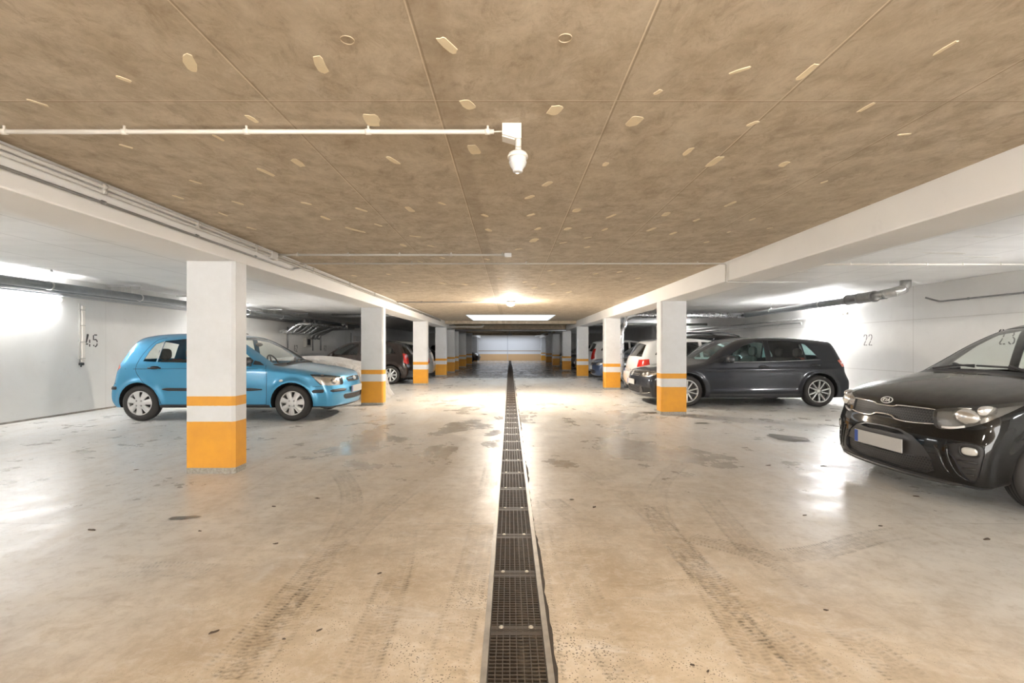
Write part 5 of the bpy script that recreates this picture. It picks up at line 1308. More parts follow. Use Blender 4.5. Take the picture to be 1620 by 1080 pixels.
    strip(root, sh, ox, 'chrome_strip', 'front', [(-0.44, 0.597), (-0.27, 0.583), (-0.14, 0.588), (-0.085, 0.611), (0, 0.616), (0.085, 0.611), (0.14, 0.588), (0.27, 0.583), (0.44, 0.597)], 0.013, 0.011, M['chrome'], both=False)
    for i in range(3): strip(root, sh, ox, 'slot_bar', 'front', [(-0.19+0.03*i, 0.502-0.010*i), (0.0, 0.502-0.010*i), (0.19-0.03*i, 0.502-0.010*i)], 0.004, 0.004, M['satin_black'], both=False, off=-0.006)
    plate(root, sh, ox, 0.385)
    b = bmesh.new(); m = badge_frame(sh, ox, 0, 0.732, off=0.002)
    prism(b, [(math.cos(t)*0.058, math.sin(t)*0.029) for t in np.linspace(0, 2*math.pi, 37)[:-1]], 0, 0.003, m, 1)
    ring_stroke(b, 0.062, 0.032, 0.006, 0.006, m)
    k = 0.0062
    for ln in ([(-0.040, -0.014), (-0.034, 0.014)], [(-0.016, 0.014), (-0.036, -0.001), (-0.020, -0.014)], [(-0.008, -0.014), (-0.002, 0.014)], [(0.006, -0.014), (0.021, 0.014), (0.034, -0.014)], [(0.013, -0.005), (0.028, -0.005)]): stroke(b, ln, k, 0.006, m)
    obj('front_emblem', b, [M['emblem'], M['liner']], root)
    for s in (1, -1):
        # lamp insides: main bowl with bulb, side bowl, lower ribbed strip
        hl = [o for o in parts['headlight'] if (o.data.vertices[0].co.y > 0) == (s > 0)][0]
        q = sh.hit([(-0.3, 0.605, 0.672)], (1, 0, 0))[0]; n = sh.normals(np.array([q]))[0]
        bm = bmesh.new(); ellipsoid(bm, (q[0]+ox-n[0]*0.036, (q[1]-n[1]*0.036)*s, q[2]), (0.05, 0.10, 0.062), 28, 14); obj('lamp_reflector', bm, M['reflector'], hl, True)
        bm = bmesh.new(); ellipsoid(bm, (q[0]+ox-n[0]*0.014, (q[1]-n[1]*0.014)*s, q[2]), (0.022, 0.022, 0.022)); obj('lamp_bulb', bm, M['white_lens'], hl, True)
        q2 = sh.hit([(0.235, 1.2, 0.725)], (0, -1, 0))[0]; n2 = sh.normals(np.array([q2]))[0]
        bm = bmesh.new(); ellipsoid(bm, (q2[0]+ox-n2[0]*0.03, (q2[1]-n2[1]*0.03)*s, q2[2]), (0.070, 0.024, 0.040), 24, 12, p=0.8); obj('lamp_reflector', bm, M['reflector'], hl, True)
        for dz in (-0.012, 0.006, 0.022):
            bm = bmesh.new(); a = sh.hit([(0.165, 1.2, 0.712+dz)], (0, -1, 0))[0]; c = sh.hit([(0.20, 1.2, 0.716+dz)], (0, -1, 0))[0]
            tube(bm, [(a[0]+ox, (a[1]-0.010)*s, a[2]), (c[0]+ox, (c[1]-0.010)*s, c[2])], 0.003, 6); obj('chrome_bar', bm, M['chrome'], hl)
        L = sh.on_front([(0.49, 0.583), (0.53, 0.584), (0.58, 0.592), (0.62, 0.604)], -0.010)
        bm = bmesh.new(); tube(bm, [(p[0]+ox, p[1]*s, p[2]) for p in L], 0.011, 8); obj('light_strip', bm, M['white_lens'], hl, True)
        # fog lamp and the bars under it
        pk = [o for o in parts['fog_lamp_pocket'] if (o.data.vertices[0].co.y > 0) == (s > 0)][0]
        c = sh.on_front([(0.672, 0.432)])[0]; nn = sh.normals(np.array([c]))[0]
        m = Matrix.Rotation(math.atan2(nn[1]*s, -nn[0])*-1, 4, 'Z')
        bm = bmesh.new(); ellipsoid(bm, (c[0]+ox-nn[0]*0.012, (c[1]-nn[1]*0.012)*s, c[2]), (0.014, 0.047, 0.030), 28, 14, m, p=0.75); obj('fog_lamp', bm, M['lamp_clear'], pk, True)
        bm = bmesh.new()
        for t in np.linspace(0, 2*math.pi, 25)[:-1]: pass
        tube(bm, [Vector((c[0]+ox-nn[0]*0.008, (c[1]-nn[1]*0.008)*s, c[2]))+m @ Vector((0, math.copysign(abs(math.cos(t))**0.7, math.cos(t))*0.056, math.copysign(abs(math.sin(t))**0.7, math.sin(t))*0.038)) for t in np.linspace(0, 2*math.pi, 29)], 0.006, 6, caps=False); obj('lamp_surround', bm, M['satin_black'], pk)
        for zz, y0, y1 in ((0.355, 0.615, 0.715), (0.305, 0.64, 0.705), (0.262, 0.655, 0.70)):
            a = sh.on_front([(y0, zz), ((y0+y1)/2, zz), (y1, zz)], -0.012); bm = bmesh.new(); tube(bm, [(p[0]+ox, p[1]*s, p[2]) for p in a], 0.007, 8); obj('pocket_bar', bm, M['satin_black'], pk)
        # raised fin on the inner side of the pocket
        a = sh.on_front([(0.548, 0.455), (0.552, 0.40), (0.575, 0.32), (0.615, 0.245), (0.66, 0.215)], -0.002); bm = bmesh.new(); tube(bm, bend([(p[0]+ox, p[1]*s, p[2]) for p in a], 0.05), 0.010, 10); obj('bumper_fin', bm, M['paint_black'], root, True)
        a = sh.on_front([(0.48, 0.445), (0.505, 0.38), (0.53, 0.30), (0.57, 0.225)], -0.006); bm = bmesh.new(); tube(bm, bend([(p[0]+ox, p[1]*s, p[2]) for p in a], 0.05), 0.014, 10); obj('bumper_fin', bm, M['paint_black'], root, True)
    # front splitter
    strip(root, sh, ox, 'splitter', 'front', [(-0.62, 0.175), (-0.4, 0.168), (0, 0.165), (0.4, 0.168), (0.62, 0.175)], 0.03, 0.016, M['satin_black'], both=False)
    # wipers
    for i, (y0, y1) in enumerate(((-0.50, 0.02), (0.05, 0.45))):
        a = sh.hit([(0.80+offz, y, 2.0) for offz, y in ((0.075, y0), (0.078, (y0+y1)/2), (0.07, y1))], (0, 0, -1), 2.0); bm = bmesh.new()
        tube(bm, [(p[0]+ox, p[1], p[2]+0.016) for p in a], 0.009, 8); tube(bm, [(a[0][0]+ox-0.03, y0-0.03, a[0][2]+0.004), (a[1][0]+ox, a[1][1], a[1][2]+0.03)], 0.008, 6); obj('wiper', bm, M['black_trim'], root)
    # interior mirror
    bm = bmesh.new(); box(bm, 1.47+ox, 1.49+ox, -0.11, 0.11, 1.27, 1.33, bev=0.008); obj('rear_view_mirror', bm, M['black_trim'], root)
    return root

def blue_car():
    sp = dict(L=3.81, hw=0.8325, zb=0.21, cell=0.018, paint=M['paint_blue'], k=0.10,
        prof=[(0.12, 0.19), (0.03, 0.215), (0.0, 0.33), (-0.005, 0.46), (0.02, 0.56), (0.045, 0.66), (0.085, 0.735), (0.18, 0.785), (0.42, 0.842), (0.70, 0.885), (0.90, 0.915),
              (1.02, 0.965), (1.40, 1.165), (1.72, 1.315), (1.92, 1.385), (2.15, 1.415), (2.6, 1.43), (3.0, 1.42), (3.28, 1.385), (3.42, 1.34), (3.52, 1.24), (3.63, 1.06), (3.705, 0.94), (3.74, 0.80), (3.77, 0.62), (3.81, 0.50), (3.80, 0.32), (3.73, 0.21)],
        plan=[(-0.1, 0.86), (0.0, 0.88), (0.3, 0.95), (0.7, 0.99), (1.3, 1.0), (2.8, 1.0), (3.4, 0.98), (3.81, 0.92)],
        sec=[(0.1, 0.93), (0.25, 0.97), (0.45, 0.995), (0.6, 1.0), (0.78, 0.985), (0.90, 0.96), (1.0, 0.925), (1.2, 0.85), (1.38, 0.755), (1.5, 0.69), (1.7, 0.62)],
        arches=[(0.765, 0.29, 0.335), (3.22, 0.29, 0.335)], flare=0.022, lines=[(0.55, 0.58, 0.006, 0.09, 0.5, 3.5)],
        bow_f=(0.22, 2.4), bow_r=(0.11, 2.6), crown=0.045, tyre_r=0.288, tyre_w=0.175, rim_r=0.195, steer_y=-0.36)
    sp['regions'] = [
        dict(name='bonnet', view=(-0.25, 0, 1), mat=M['paint_blue'], center=True, depth=0.5, pts=[(0.09, -0.05, 0.745), (0.11, 0.25, 0.75), (0.20, 0.44, 0.77), (0.38, 0.60, 0.82), (0.62, 0.68, 0.86), (0.94, 0.715, 0.90), (0.90, 0.35, 0.915), (0.88, -0.05, 0.915)]),
        dict(name='windscreen_cowl', view=(-0.25, 0, 1), mat=M['black_trim'], center=True, depth=0.3, over=('body', 'bonnet'), pts=[(0.885, -0.05, 0.92), (0.90, 0.35, 0.92), (0.95, 0.70, 0.90), (1.12, 0.71, 0.95), (1.0, 0.4, 0.96), (0.955, -0.05, 0.95)]),
        R_side('front_door', [(1.18, 0.27), (1.16, 0.60), (1.19, 0.90), (1.45, 1.06), (1.75, 1.27), (2.0, 1.365), (2.15, 1.375), (2.155, 0.27)], M['paint_blue']),
        R_side('rear_door', [(2.16, 0.27), (2.155, 1.375), (2.7, 1.37), (3.03, 1.30), (3.20, 1.10), (3.28, 0.92), (3.28, 0.80), (3.20, 0.69), (3.02, 0.53), (2.90, 0.40), (2.86, 0.27)], M['paint_blue']),
        dict(name='windscreen', view=(-1, 0, 0.75), mat=M['glass'], center=True, depth=0.55, recess=0.004, pts=[(0.96, -0.05, 0.955), (0.97, 0.3, 0.95), (1.02, 0.55, 0.95), (1.10, 0.67, 0.965), (1.45, 0.615, 1.15), (1.83, 0.545, 1.315), (1.85, 0.3, 1.345), (1.84, -0.05, 1.355)]),
        R_side('side_window', [(1.42, 0.925), (1.40, 0.975), (1.66, 1.175), (1.88, 1.285), (2.10, 1.325), (2.10, 0.935)], M['glass'], **GL),
        R_side('side_window', [(2.19, 0.935), (2.19, 1.325), (2.6, 1.325), (2.90, 1.29), (2.945, 0.95)], M['glass'], **GL),
        R_side('side_window', [(2.975, 0.952), (2.93, 1.283), (3.04, 1.24), (3.12, 1.12), (3.19, 0.962)], M['glass'], **GL),
        R_side('window_triangle', [(1.22, 0.895), (1.40, 0.91), (1.385, 0.975), (1.30, 0.955)], M['black_trim'], over=('body', 'front_door')),
        R_side('sill', [(1.10, 0.12), (1.12, 0.262), (2.90, 0.262), (2.92, 0.12)], M['black_trim'], over=('body',)),
        dict(name='rear_window', view=(1, 0, 0.4), mat=M['glass'], center=True, depth=0.3, recess=0.004, pts=[(3.68, -0.05, 0.98), (3.68, 0.56, 1.0), (3.5, 0.48, 1.25), (3.46, -0.05, 1.30)]),
        dict(name='tail_lamp', view=(0.75, 0.66, 0), mat=M['red_pale'], depth=0.22, pts=[(3.72, 0.60, 0.80), (3.70, 0.58, 0.96), (3.60, 0.71, 0.965), (3.54, 0.765, 0.86), (3.62, 0.76, 0.80)]),
        dict(name='tail_lamp', view=(0.75, 0.66, 0), mat=M['white_lens'], depth=0.22, label='clear lower part of the tail lamp', pts=[(3.72, 0.62, 0.68), (3.72, 0.60, 0.795), (3.63, 0.755, 0.798), (3.66, 0.755, 0.73)]),
        dict(name='headlight', view=(-0.72, 0.66, 0.1), mat=M['lens'], depth=0.25, recess=0.003, backing=(M['reflector'], 0.035, 'lamp_bowl'), pts=[(0.10, 0.42, 0.695), (0.13, 0.55, 0.715), (0.22, 0.66, 0.735), (0.36, 0.73, 0.745), (0.50, 0.775, 0.748), (0.43, 0.775, 0.66), (0.34, 0.77, 0.578), (0.24, 0.72, 0.562), (0.12, 0.60, 0.562), (0.07, 0.46, 0.565), (0.08, 0.42, 0.60)]),
        R_front('grille', [(-0.05, 0.595), (0.27, 0.60), (0.32, 0.65), (0.30, 0.675), (-0.05, 0.695)], M['grille_mesh'], center=True, recess=0.012),
        R_front('intake_grille', [(-0.05, 0.31), (0.40, 0.315), (0.46, 0.34), (0.48, 0.385), (0.44, 0.405), (-0.05, 0.40)], M['grille_mesh'], center=True, recess=0.02),
        dict(name='lower_lip', view=(-1, 0.5, -0.1), mat=M['black_trim'], center=True, depth=0.45, over=('body',), pts=[(0.0, -0.2, 0.12), (0.0, -0.2, 0.235), (0.10, 0.5, 0.235), (0.25, 0.78, 0.23), (0.40, 0.84, 0.23), (0.5, 0.9, 0.12)]),
        ] + [arch_region(x, z, R, 0.8325) for x, z, R in sp['arches']]
    sp['seams'] = [('side', [(1.20, 0.90), (1.165, 0.70), (1.165, 0.45), (1.18, 0.265)]), ('side', [(2.155, 0.93), (2.155, 0.265)]), ('side', [(1.18, 0.268), (2.86, 0.268)]),
                   ('side', [(2.9, 1.345), (3.05, 1.29), (3.20, 1.10), (3.28, 0.92), (3.28, 0.80), (3.20, 0.69), (3.02, 0.53), (2.90, 0.40), (2.86, 0.27)]), ('side', [(1.2, 0.845), (2.4, 0.845), (3.60, 0.838)]),  # the long level line is crease shade drawn as a dark strip
                   ('side', [(0.44, 0.55), (0.36, 0.555), (0.30, 0.56)]), ('side', [(3.62, 0.60), (3.68, 0.61)])]
    root = empty('car'); sh, parts, ox = build_car(sp, root); inner_arches(root, sp, ox); add_wheels(root, sp, ox, 'cap7')
    interior(root, sp, ox, (1.75, 2.65), 1.22, 0.90)
    mirror_part(root, sh, ox, 1.45, 0.93, M['black_trim'], (0.08, 0.10, 0.065))
    handles(root, sh, ox, [(2.03, 0.855), (2.98, 0.855)], M['black_trim'], 0.10)
    strip(root, sh, ox, 'rubbing_strip', 'side', [(1.235, 0.51), (1.9, 0.51), (2.13, 0.51)], 0.05, 0.014, M['black_trim'])
    strip(root, sh, ox, 'rubbing_strip', 'side', [(2.18, 0.51), (2.5, 0.51), (2.84, 0.515)], 0.05, 0.014, M['black_trim'])
    strip(root, sh, ox, 'bumper_strip', 'side', [(0.44, 0.475), (0.34, 0.478), (0.26, 0.48)], 0.055, 0.014, M['black_trim'])
    strip(root, sh, ox, 'bumper_strip', 'front', [(0.74, 0.478), (0.6, 0.480), (0.40, 0.480)], 0.05, 0.014, M['black_trim'])
    strip(root, sh, ox, 'bumper_strip', 'side', [(3.60, 0.53), (3.66, 0.53), (3.71, 0.53)], 0.055, 0.014, M['black_trim'])
    strip(root, sh, ox, 'grille_bar', 'front', [(-0.27, 0.648), (0, 0.655), (0.27, 0.648)], 0.016, 0.010, M['paint_blue'], both=False)
    strip(root, sh, ox, 'window_strip', 'side', [(2.96, 0.955), (2.915, 1.29)], 0.02, 0.008, M['grey_plastic'])
    plate(root, sh, ox, 0.475)
    b = bmesh.new(); m = badge_frame(sh, ox, 0, 0.652, off=0.012); ring_stroke(b, 0.062, 0.034, 0.008, 0.006, m)
    for ln in ([(-0.030, -0.020), (-0.014, 0.022)], [(0.014, -0.022), (0.030, 0.020)], [(-0.022, -0.003), (0.0, 0.004), (0.022, 0.003)]): stroke(b, ln, 0.009, 0.006, m)
    obj('front_emblem', b, [M['emblem']], root)
    for s in (1, -1):
        hl = [o for o in parts['headlight'] if (o.data.vertices[0].co.y > 0) == (s > 0)][0]
        q = sh.on_front([(0.60, 0.635)])[0]; n = sh.normals(np.array([q]))[0]
        bm = bmesh.new(); ellipsoid(bm, (q[0]+ox-n[0]*0.03, (q[1]-n[1]*0.03)*s, q[2]), (0.035, 0.065, 0.055), 24, 12); obj('lamp_reflector', bm, M['reflector'], hl, True)
        q = sh.on_side([(0.93, 0.65)])[0]; bm = bmesh.new(); ellipsoid(bm, (q[0]+ox, q[1]*s, q[2]), (0.036, 0.012, 0.020)); obj('side_indicator', bm, M['white_lens'], root, True)
        bm = bmesh.new(); tube(bm, [(1.9+ox, 0.02*s+0.25*0, 1.42), (2.02+ox, 0.02*s, 1.44)], 0.006, 6) if s > 0 else None
        if s > 0: obj('aerial', bm, M['black_trim'], root)
        else: bm.free()
    for (y0, y1) in ((-0.52, 0.0), (0.05, 0.5)):
        a = sh.hit([(x, y, 2.0) for x, y in ((1.0, y0), (0.99, (y0+y1)/2), (0.985, y1))], (0, 0, -1), 2.0); bm = bmesh.new()
        tube(bm, [(p[0]+ox, p[1], p[2]+0.014) for p in a], 0.010, 8); obj('wiper', bm, M['black_trim'], root)
    bm = bmesh.new(); ellipsoid(bm, (1.72+ox, 0, 1.235), (0.02, 0.12, 0.035)); obj('rear_view_mirror', bm, M['black_trim'], root, True)
    return root

def dark_hatch():
    sp = dict(L=4.26, hw=0.90, zb=0.18, cell=0.02, paint=M['paint_anthracite'], k=0.10,
        prof=[(0.12, 0.17), (0.04, 0.19), (0.0, 0.30), (-0.005, 0.44), (0.01, 0.56), (0.04, 0.64), (0.10, 0.705), (0.24, 0.755), (0.52, 0.815), (0.82, 0.868), (1.06, 0.915),
              (1.22, 0.985), (1.60, 1.19), (1.90, 1.32), (2.12, 1.375), (2.5, 1.405), (3.0, 1.405), (3.5, 1.375), (3.82, 1.34), (3.93, 1.315), (4.0, 1.22), (4.08, 1.04), (4.13, 0.94), (4.17, 0.86), (4.18, 0.72), (4.22, 0.60), (4.26, 0.50), (4.25, 0.34), (4.19, 0.22)],
        plan=[(-0.1, 0.84), (0.0, 0.87), (0.35, 0.95), (0.8, 0.99), (1.4, 1.0), (3.2, 1.0), (3.8, 0.975), (4.26, 0.91)],
        sec=[(0.1, 0.94), (0.24, 0.975), (0.40, 0.985), (0.58, 1.0), (0.72, 0.99), (0.86, 0.962), (0.96, 0.925), (1.15, 0.845), (1.32, 0.755), (1.45, 0.68), (1.7, 0.60)],
        arches=[(0.88, 0.315, 0.362), (3.517, 0.315, 0.362)], flare=0.022, lines=[(0.72, 0.76, 0.010, 0.03, 0.9, 4.0), (0.30, 0.34, 0.012, 0.04, 1.2, 3.3)],
        bow_f=(0.26, 2.4), bow_r=(0.13, 2.6), crown=0.045, tyre_r=0.313, tyre_w=0.205, rim_r=0.225)
    sp['regions'] = [
        dict(name='bonnet', view=(-0.25, 0, 1), mat=M['paint_anthracite'], center=True, depth=0.5, pts=[(0.10, -0.05, 0.71), (0.16, 0.45, 0.73), (0.35, 0.66, 0.78), (0.8, 0.76, 0.87), (1.13, 0.775, 0.90), (1.08, 0.35, 0.915), (1.06, -0.05, 0.92)]),
        R_side('front_door', [(1.36, 0.28), (1.34, 0.60), (1.36, 0.87), (1.62, 1.02), (2.0, 1.25), (2.3, 1.34), (2.52, 1.355), (2.53, 0.28)], M['paint_anthracite']),
        R_side('rear_door', [(2.54, 0.28), (2.53, 1.355), (3.0, 1.35), (3.35, 1.29), (3.56, 1.05), (3.60, 0.92), (3.50, 0.76), (3.30, 0.66), (3.16, 0.45), (3.13, 0.28)], M['paint_anthracite']),
        dict(name='windscreen', view=(-1, 0, 0.75), mat=M['glass'], center=True, depth=0.55, recess=0.004, pts=[(1.14, -0.05, 0.965), (1.16, 0.3, 0.96), (1.22, 0.6, 0.955), (1.31, 0.735, 0.97), (1.65, 0.67, 1.15), (2.06, 0.585, 1.315), (2.05, 0.3, 1.345), (2.04, -0.05, 1.35)]),
        R_side('side_window', [(1.62, 0.905), (1.78, 1.04), (2.05, 1.21), (2.30, 1.295), (2.47, 1.312), (2.47, 0.915)], M['glass_teal'], **GL),
        R_side('side_window', [(2.58, 0.915), (2.58, 1.315), (3.0, 1.312), (3.22, 1.285), (3.245, 0.945)], M['glass_dark'], **GL),
        R_side('side_window', [(3.275, 0.948), (3.25, 1.28), (3.33, 1.235), (3.50, 1.02), (3.52, 0.965)], M['glass_teal'], **GL),
        R_side('window_frame', [(1.30, 0.865), (1.60, 0.90), (1.76, 1.04), (1.60, 1.0)], M['black_trim'], over=('body', 'front_door')),
        R_side('pillar_cover', [(2.485, 0.915), (2.485, 1.318), (2.565, 1.318), (2.565, 0.915)], M['liner'], over=('front_door', 'rear_door')),
        R_side('sill', [(1.30, 0.12), (1.33, 0.262), (3.12, 0.262), (3.13, 0.12)], M['black_trim'], over=('body',)),
        dict(name='rear_window', view=(1, 0, 0.4), mat=M['glass_dark'], center=True, depth=0.3, recess=0.004, pts=[(4.08, -0.05, 1.0), (4.05, 0.6, 1.02), (3.97, 0.52, 1.26), (3.95, -0.05, 1.29)]),
        dict(name='tail_lamp', view=(0.72, 0.69, 0), mat=M['red_pale'], depth=0.2, recess=0.002, pts=[(4.15, 0.56, 0.80), (4.13, 0.58, 0.95), (4.02, 0.76, 0.955), (3.93, 0.83, 0.925), (3.99, 0.835, 0.80)]),
        dict(name='headlight', view=(-0.78, 0.62, 0.1), mat=M['lens'], depth=0.3, recess=0.003, backing=(M['reflector'], 0.035, 'lamp_bowl'), pts=[(0.09, 0.40, 0.655), (0.20, 0.60, 0.70), (0.38, 0.76, 0.735), (0.52, 0.80, 0.745), (0.46, 0.815, 0.70), (0.30, 0.77, 0.62), (0.16, 0.66, 0.585), (0.06, 0.45, 0.59)]),
        R_front('grille', [(-0.05, 0.60), (0.38, 0.60), (0.40, 0.65), (-0.05, 0.655)], M['grille_mesh'], center=True, recess=0.01),
        R_front('intake_grille', [(-0.05, 0.25), (0.42, 0.25), (0.50, 0.32), (0.48, 0.38), (-0.05, 0.39)], M['grille_mesh'], center=True, recess=0.02),
        dict(name='fog_lamp_pocket', view=(-0.86, 0.5, 0), mat=M['liner'], depth=0.2, recess=0.015, pts=[(0.06, 0.56, 0.26), (0.05, 0.55, 0.38), (0.20, 0.76, 0.37), (0.20, 0.76, 0.27)]),
        ] + [arch_region(x, z, R, 0.90) for x, z, R in sp['arches']]
    sp['seams'] = [('side', [(1.37, 0.88), (1.34, 0.65), (1.36, 0.27)]), ('side', [(2.535, 0.92), (2.54, 0.27)]), ('side', [(1.36, 0.275), (3.13, 0.275)]), ('side', [(0.52, 0.55), (0.60, 0.66), (0.62, 0.76)]),
                   ('side', [(3.58, 0.98), (3.60, 0.90), (3.50, 0.76), (3.30, 0.66), (3.16, 0.45), (3.13, 0.27)]), ('side', [(3.86, 0.55), (4.0, 0.60), (4.05, 0.72), (4.02, 0.80)])]
    root = empty('car'); sh, parts, ox = build_car(sp, root); inner_arches(root, sp, ox); add_wheels(root, sp, ox, 'alloy10')
    interior(root, sp, ox, (1.95, 2.90), 1.42, 0.90)
    mirror_part(root, sh, ox, 1.68, 0.93, M['paint_anthracite'], (0.085, 0.11, 0.07), chrome=True)
    handles(root, sh, ox, [(2.40, 0.80), (3.42, 0.83)], M['paint_anthracite'], 0.10)
    strip(root, sh, ox, 'window_strip', 'side', [(1.62, 0.892), (2.5, 0.900), (3.56, 0.940)], 0.014, 0.006, M['galv_dark'])
    strip(root, sh, ox, 'chrome_strip', 'front', [(-0.42, 0.628), (0, 0.632), (0.42, 0.628)], 0.010, 0.008, M['chrome'], both=False)
    strip(root, sh, ox, 'chrome_strip', 'front', [(-0.40, 0.598), (0, 0.598), (0.40, 0.598)], 0.008, 0.007, M['chrome'], both=False)
    for zz in (0.29, 0.33): strip(root, sh, ox, 'intake_bar', 'front', [(-0.45, zz), (0, zz), (0.45, zz)], 0.010, 0.006, M['black_trim'], both=False)
    strip(root, sh, ox, 'intake_trim', 'front', [(0.50, 0.245), (0.62, 0.255), (0.76, 0.28)], 0.012, 0.008, M['chrome'])
    plate(root, sh, ox, 0.46)
    b = bmesh.new(); m = badge_frame(sh, ox, 0, 0.632, off=0.008); ring_stroke(b, 0.058, 0.058, 0.008, 0.006, m)
    for ln in ([(-0.018, 0.045), (0.0, 0.006), (0.018, 0.045)], [(-0.044, 0.022), (-0.020, -0.038), (0.0, 0.002), (0.020, -0.038), (0.044, 0.022)]): stroke(b, ln, 0.009, 0.006, m)
    obj('front_emblem', b, [M['emblem']], root)
    for s in (1, -1):
        hl = [o for o in parts['headlight'] if (o.data.vertices[0].co.y > 0) == (s > 0)][0]
        for (yy, zz, r) in ((0.62, 0.645, 0.05), (0.50, 0.632, 0.04)):
            q = sh.on_front([(yy, zz)])[0]; n = sh.normals(np.array([q]))[0]
            bm = bmesh.new(); ellipsoid(bm, (q[0]+ox-n[0]*0.03, (q[1]-n[1]*0.03)*s, q[2]), (r*0.6, r, r*0.8), 20, 10); obj('lamp_reflector', bm, M['white_lens'], hl, True)
        tl = [o for o in parts['tail_lamp'] if (o.data.vertices[0].co.y > 0) == (s > 0)][0]
        L = sh.on_side([(3.98, 0.872), (4.03, 0.868), (4.07, 0.865)], 0.001); bm = bmesh.new(); tube(bm, [(p[0]+ox, p[1]*s, p[2]) for p in L], 0.008, 8); obj('white_bar', bm, M['white_lens'], tl, True)
    return root

def plain_car(name, sp_over, pm, style, lamps='rear', rails=False, white_window=False, chrome_face=False):
    """cars seen only in part between the columns"""
    L = sp_over['L']; H = sp_over['H']; hw = sp_over.get('hw', 0.85); k = H/1.45; fx = sp_over.get('hood', 1.0)
    zc = lambda z: z*k
    prof = [(0.12, 0.18), (0.03, 0.21), (0.0, 0.34), (0.0, 0.48), (0.03, zc(0.60)), (0.09, zc(0.70)), (0.25, zc(0.78)), (0.55, zc(0.845)), (0.90*fx, zc(0.91)), (1.08*fx, zc(0.97)), (1.45*fx, zc(1.18)), (1.78*fx, zc(1.34)), (2.05*fx, zc(1.41)), (2.5, zc(1.45)),
            (L-0.95, zc(1.435)), (L-0.52, zc(1.395)), (L-0.36, zc(1.34)), (L-0.24, zc(1.16)), (L-0.13, zc(0.96)), (L-0.09, zc(0.82)), (L-0.06, 0.64), (L, 0.52), (L-0.01, 0.34), (L-0.08, 0.21)]
    wb0, wb1 = 0.80, L-0.68; tr = sp_over.get('tyre', 0.30); R = tr+0.045
    sp = dict(L=L, hw=hw, zb=0.2, cell=0.03, paint=pm, k=0.10, prof=prof, plan=[(-0.1, 0.86), (0.0, 0.88), (0.35, 0.95), (0.8, 0.99), (1.4, 1.0), (L-1, 1.0), (L-0.4, 0.975), (L, 0.91)],
        sec=[(0.1, 0.93), (0.24, 0.97), (0.45, 0.99), (0.6, 1.0), (zc(0.78), 0.985), (zc(0.92), 0.955), (zc(1.0), 0.925), (zc(1.2), 0.845), (zc(1.38), 0.75), (zc(1.5), 0.68), (zc(1.7)+0.2, 0.60)],
        arches=[(wb0, tr, R), (wb1, tr, R)], bow_f=(0.22, 2.4), bow_r=(0.15, 2.4), crown=0.045, tyre_r=tr, tyre_w=0.19, rim_r=tr-0.09, seams=None)
    zt = zc(1.345); zl = zc(0.965); a = 1.38*fx
    tw = sp_over.get('tail_w', 0.04); tail = sp_over.get('tail', (0.60, 0.84, 0.72))
    sp['regions'] = [
        dict(name='windscreen', view=(-1, 0, 0.75), mat=M['glass'], center=True, depth=0.6, recess=0.004, pts=[(1.06*fx, -0.05, zc(0.975)), (1.08*fx, 0.3, zc(0.97)), (1.20*fx, hw-0.20, zc(0.985)), (1.90*fx, hw-0.30, zc(1.34)), (1.88*fx, -0.05, zc(1.365))]),
        R_side('side_window', [(a, zl), (1.70*fx, zc(1.20)), (2.0*fx, zc(1.325)), (2.26, zt), (2.26, zl)], M['glass_dark'], **GL),
        R_side('side_window', [(2.34, zl), (2.34, zt), (2.95, zt-0.005), (3.08, zl+0.02)], M['glass_dark'], **GL),
        R_side('side_window', [(3.13, zl+0.02), (3.0, zt-0.01), (L-0.68, zc(1.27)), (L-0.52, zl+0.06)], M['glass_dark'], **GL),
        R_side('sill', [(1.2, 0.12), (1.22, 0.262), (L-1.1, 0.262), (L-1.08, 0.12)], M['black_trim'], over=('body',)),
        dict(name='rear_window', view=(1, 0, 0.4), mat=M['glass_dark'], center=True, depth=0.35, recess=0.004, pts=[(L-0.14, -0.05, zc(0.98)), (L-0.16, hw-0.20, zc(1.0)), (L-0.36, hw-0.30, zc(1.28)), (L-0.36, -0.05, zc(1.32))]),
        dict(name='headlight', view=(-0.72, 0.66, 0.1), mat=M['lens'], depth=0.28, recess=0.003, backing=(M['reflector'], 0.035, 'lamp_bowl'), pts=[(0.10, hw-0.42, zc(0.68)), (0.24, hw-0.20, zc(0.73)), (0.48, hw-0.07, zc(0.755)), (0.40, hw-0.06, zc(0.66)), (0.22, hw-0.13, zc(0.58)), (0.07, hw-0.38, zc(0.57))]),
        R_front('grille', [(-0.05, zc(0.585)), (hw-0.46, zc(0.585)), (hw-0.44, zc(0.665)), (-0.05, zc(0.67))], M['grille_mesh'], center=True, recess=0.012),
        R_front('intake_grille', [(-0.05, 0.27), (0.45, 0.27), (0.50, 0.33), (0.46, 0.385), (-0.05, 0.39)], M['grille_mesh'], center=True, recess=0.02),
        dict(name='tail_lamp', view=(0.8, 0.6, 0), mat=M['red_lamp'], depth=0.25, recess=0.0, pts=[(L-0.08, tail[2]-0.14, zc(tail[0])+0.02), (L-0.12, tail[2]-0.12, zc(tail[1])), (L-0.20-tw, hw-0.08, zc(tail[1])+0.015), (L-0.22-tw, hw-0.05, zc(tail[0])+0.06), (L-0.12, hw-0.08, zc(tail[0]))]),
        ] + [arch_region(x, z, R_, hw) for x, z, R_ in sp['arches']]
    sp['seams'] = [('side', [(1.24*fx, zc(0.9)), (1.22*fx, 0.27)]), ('side', [(2.30, zc(0.95)), (2.30, 0.27)]), ('side', [(3.16, zc(0.95)), (3.05, 0.65), (2.88, 0.27)]), ('side', [(1.22*fx, 0.27), (2.88, 0.27)])]; sp['seam_w'] = 0.004
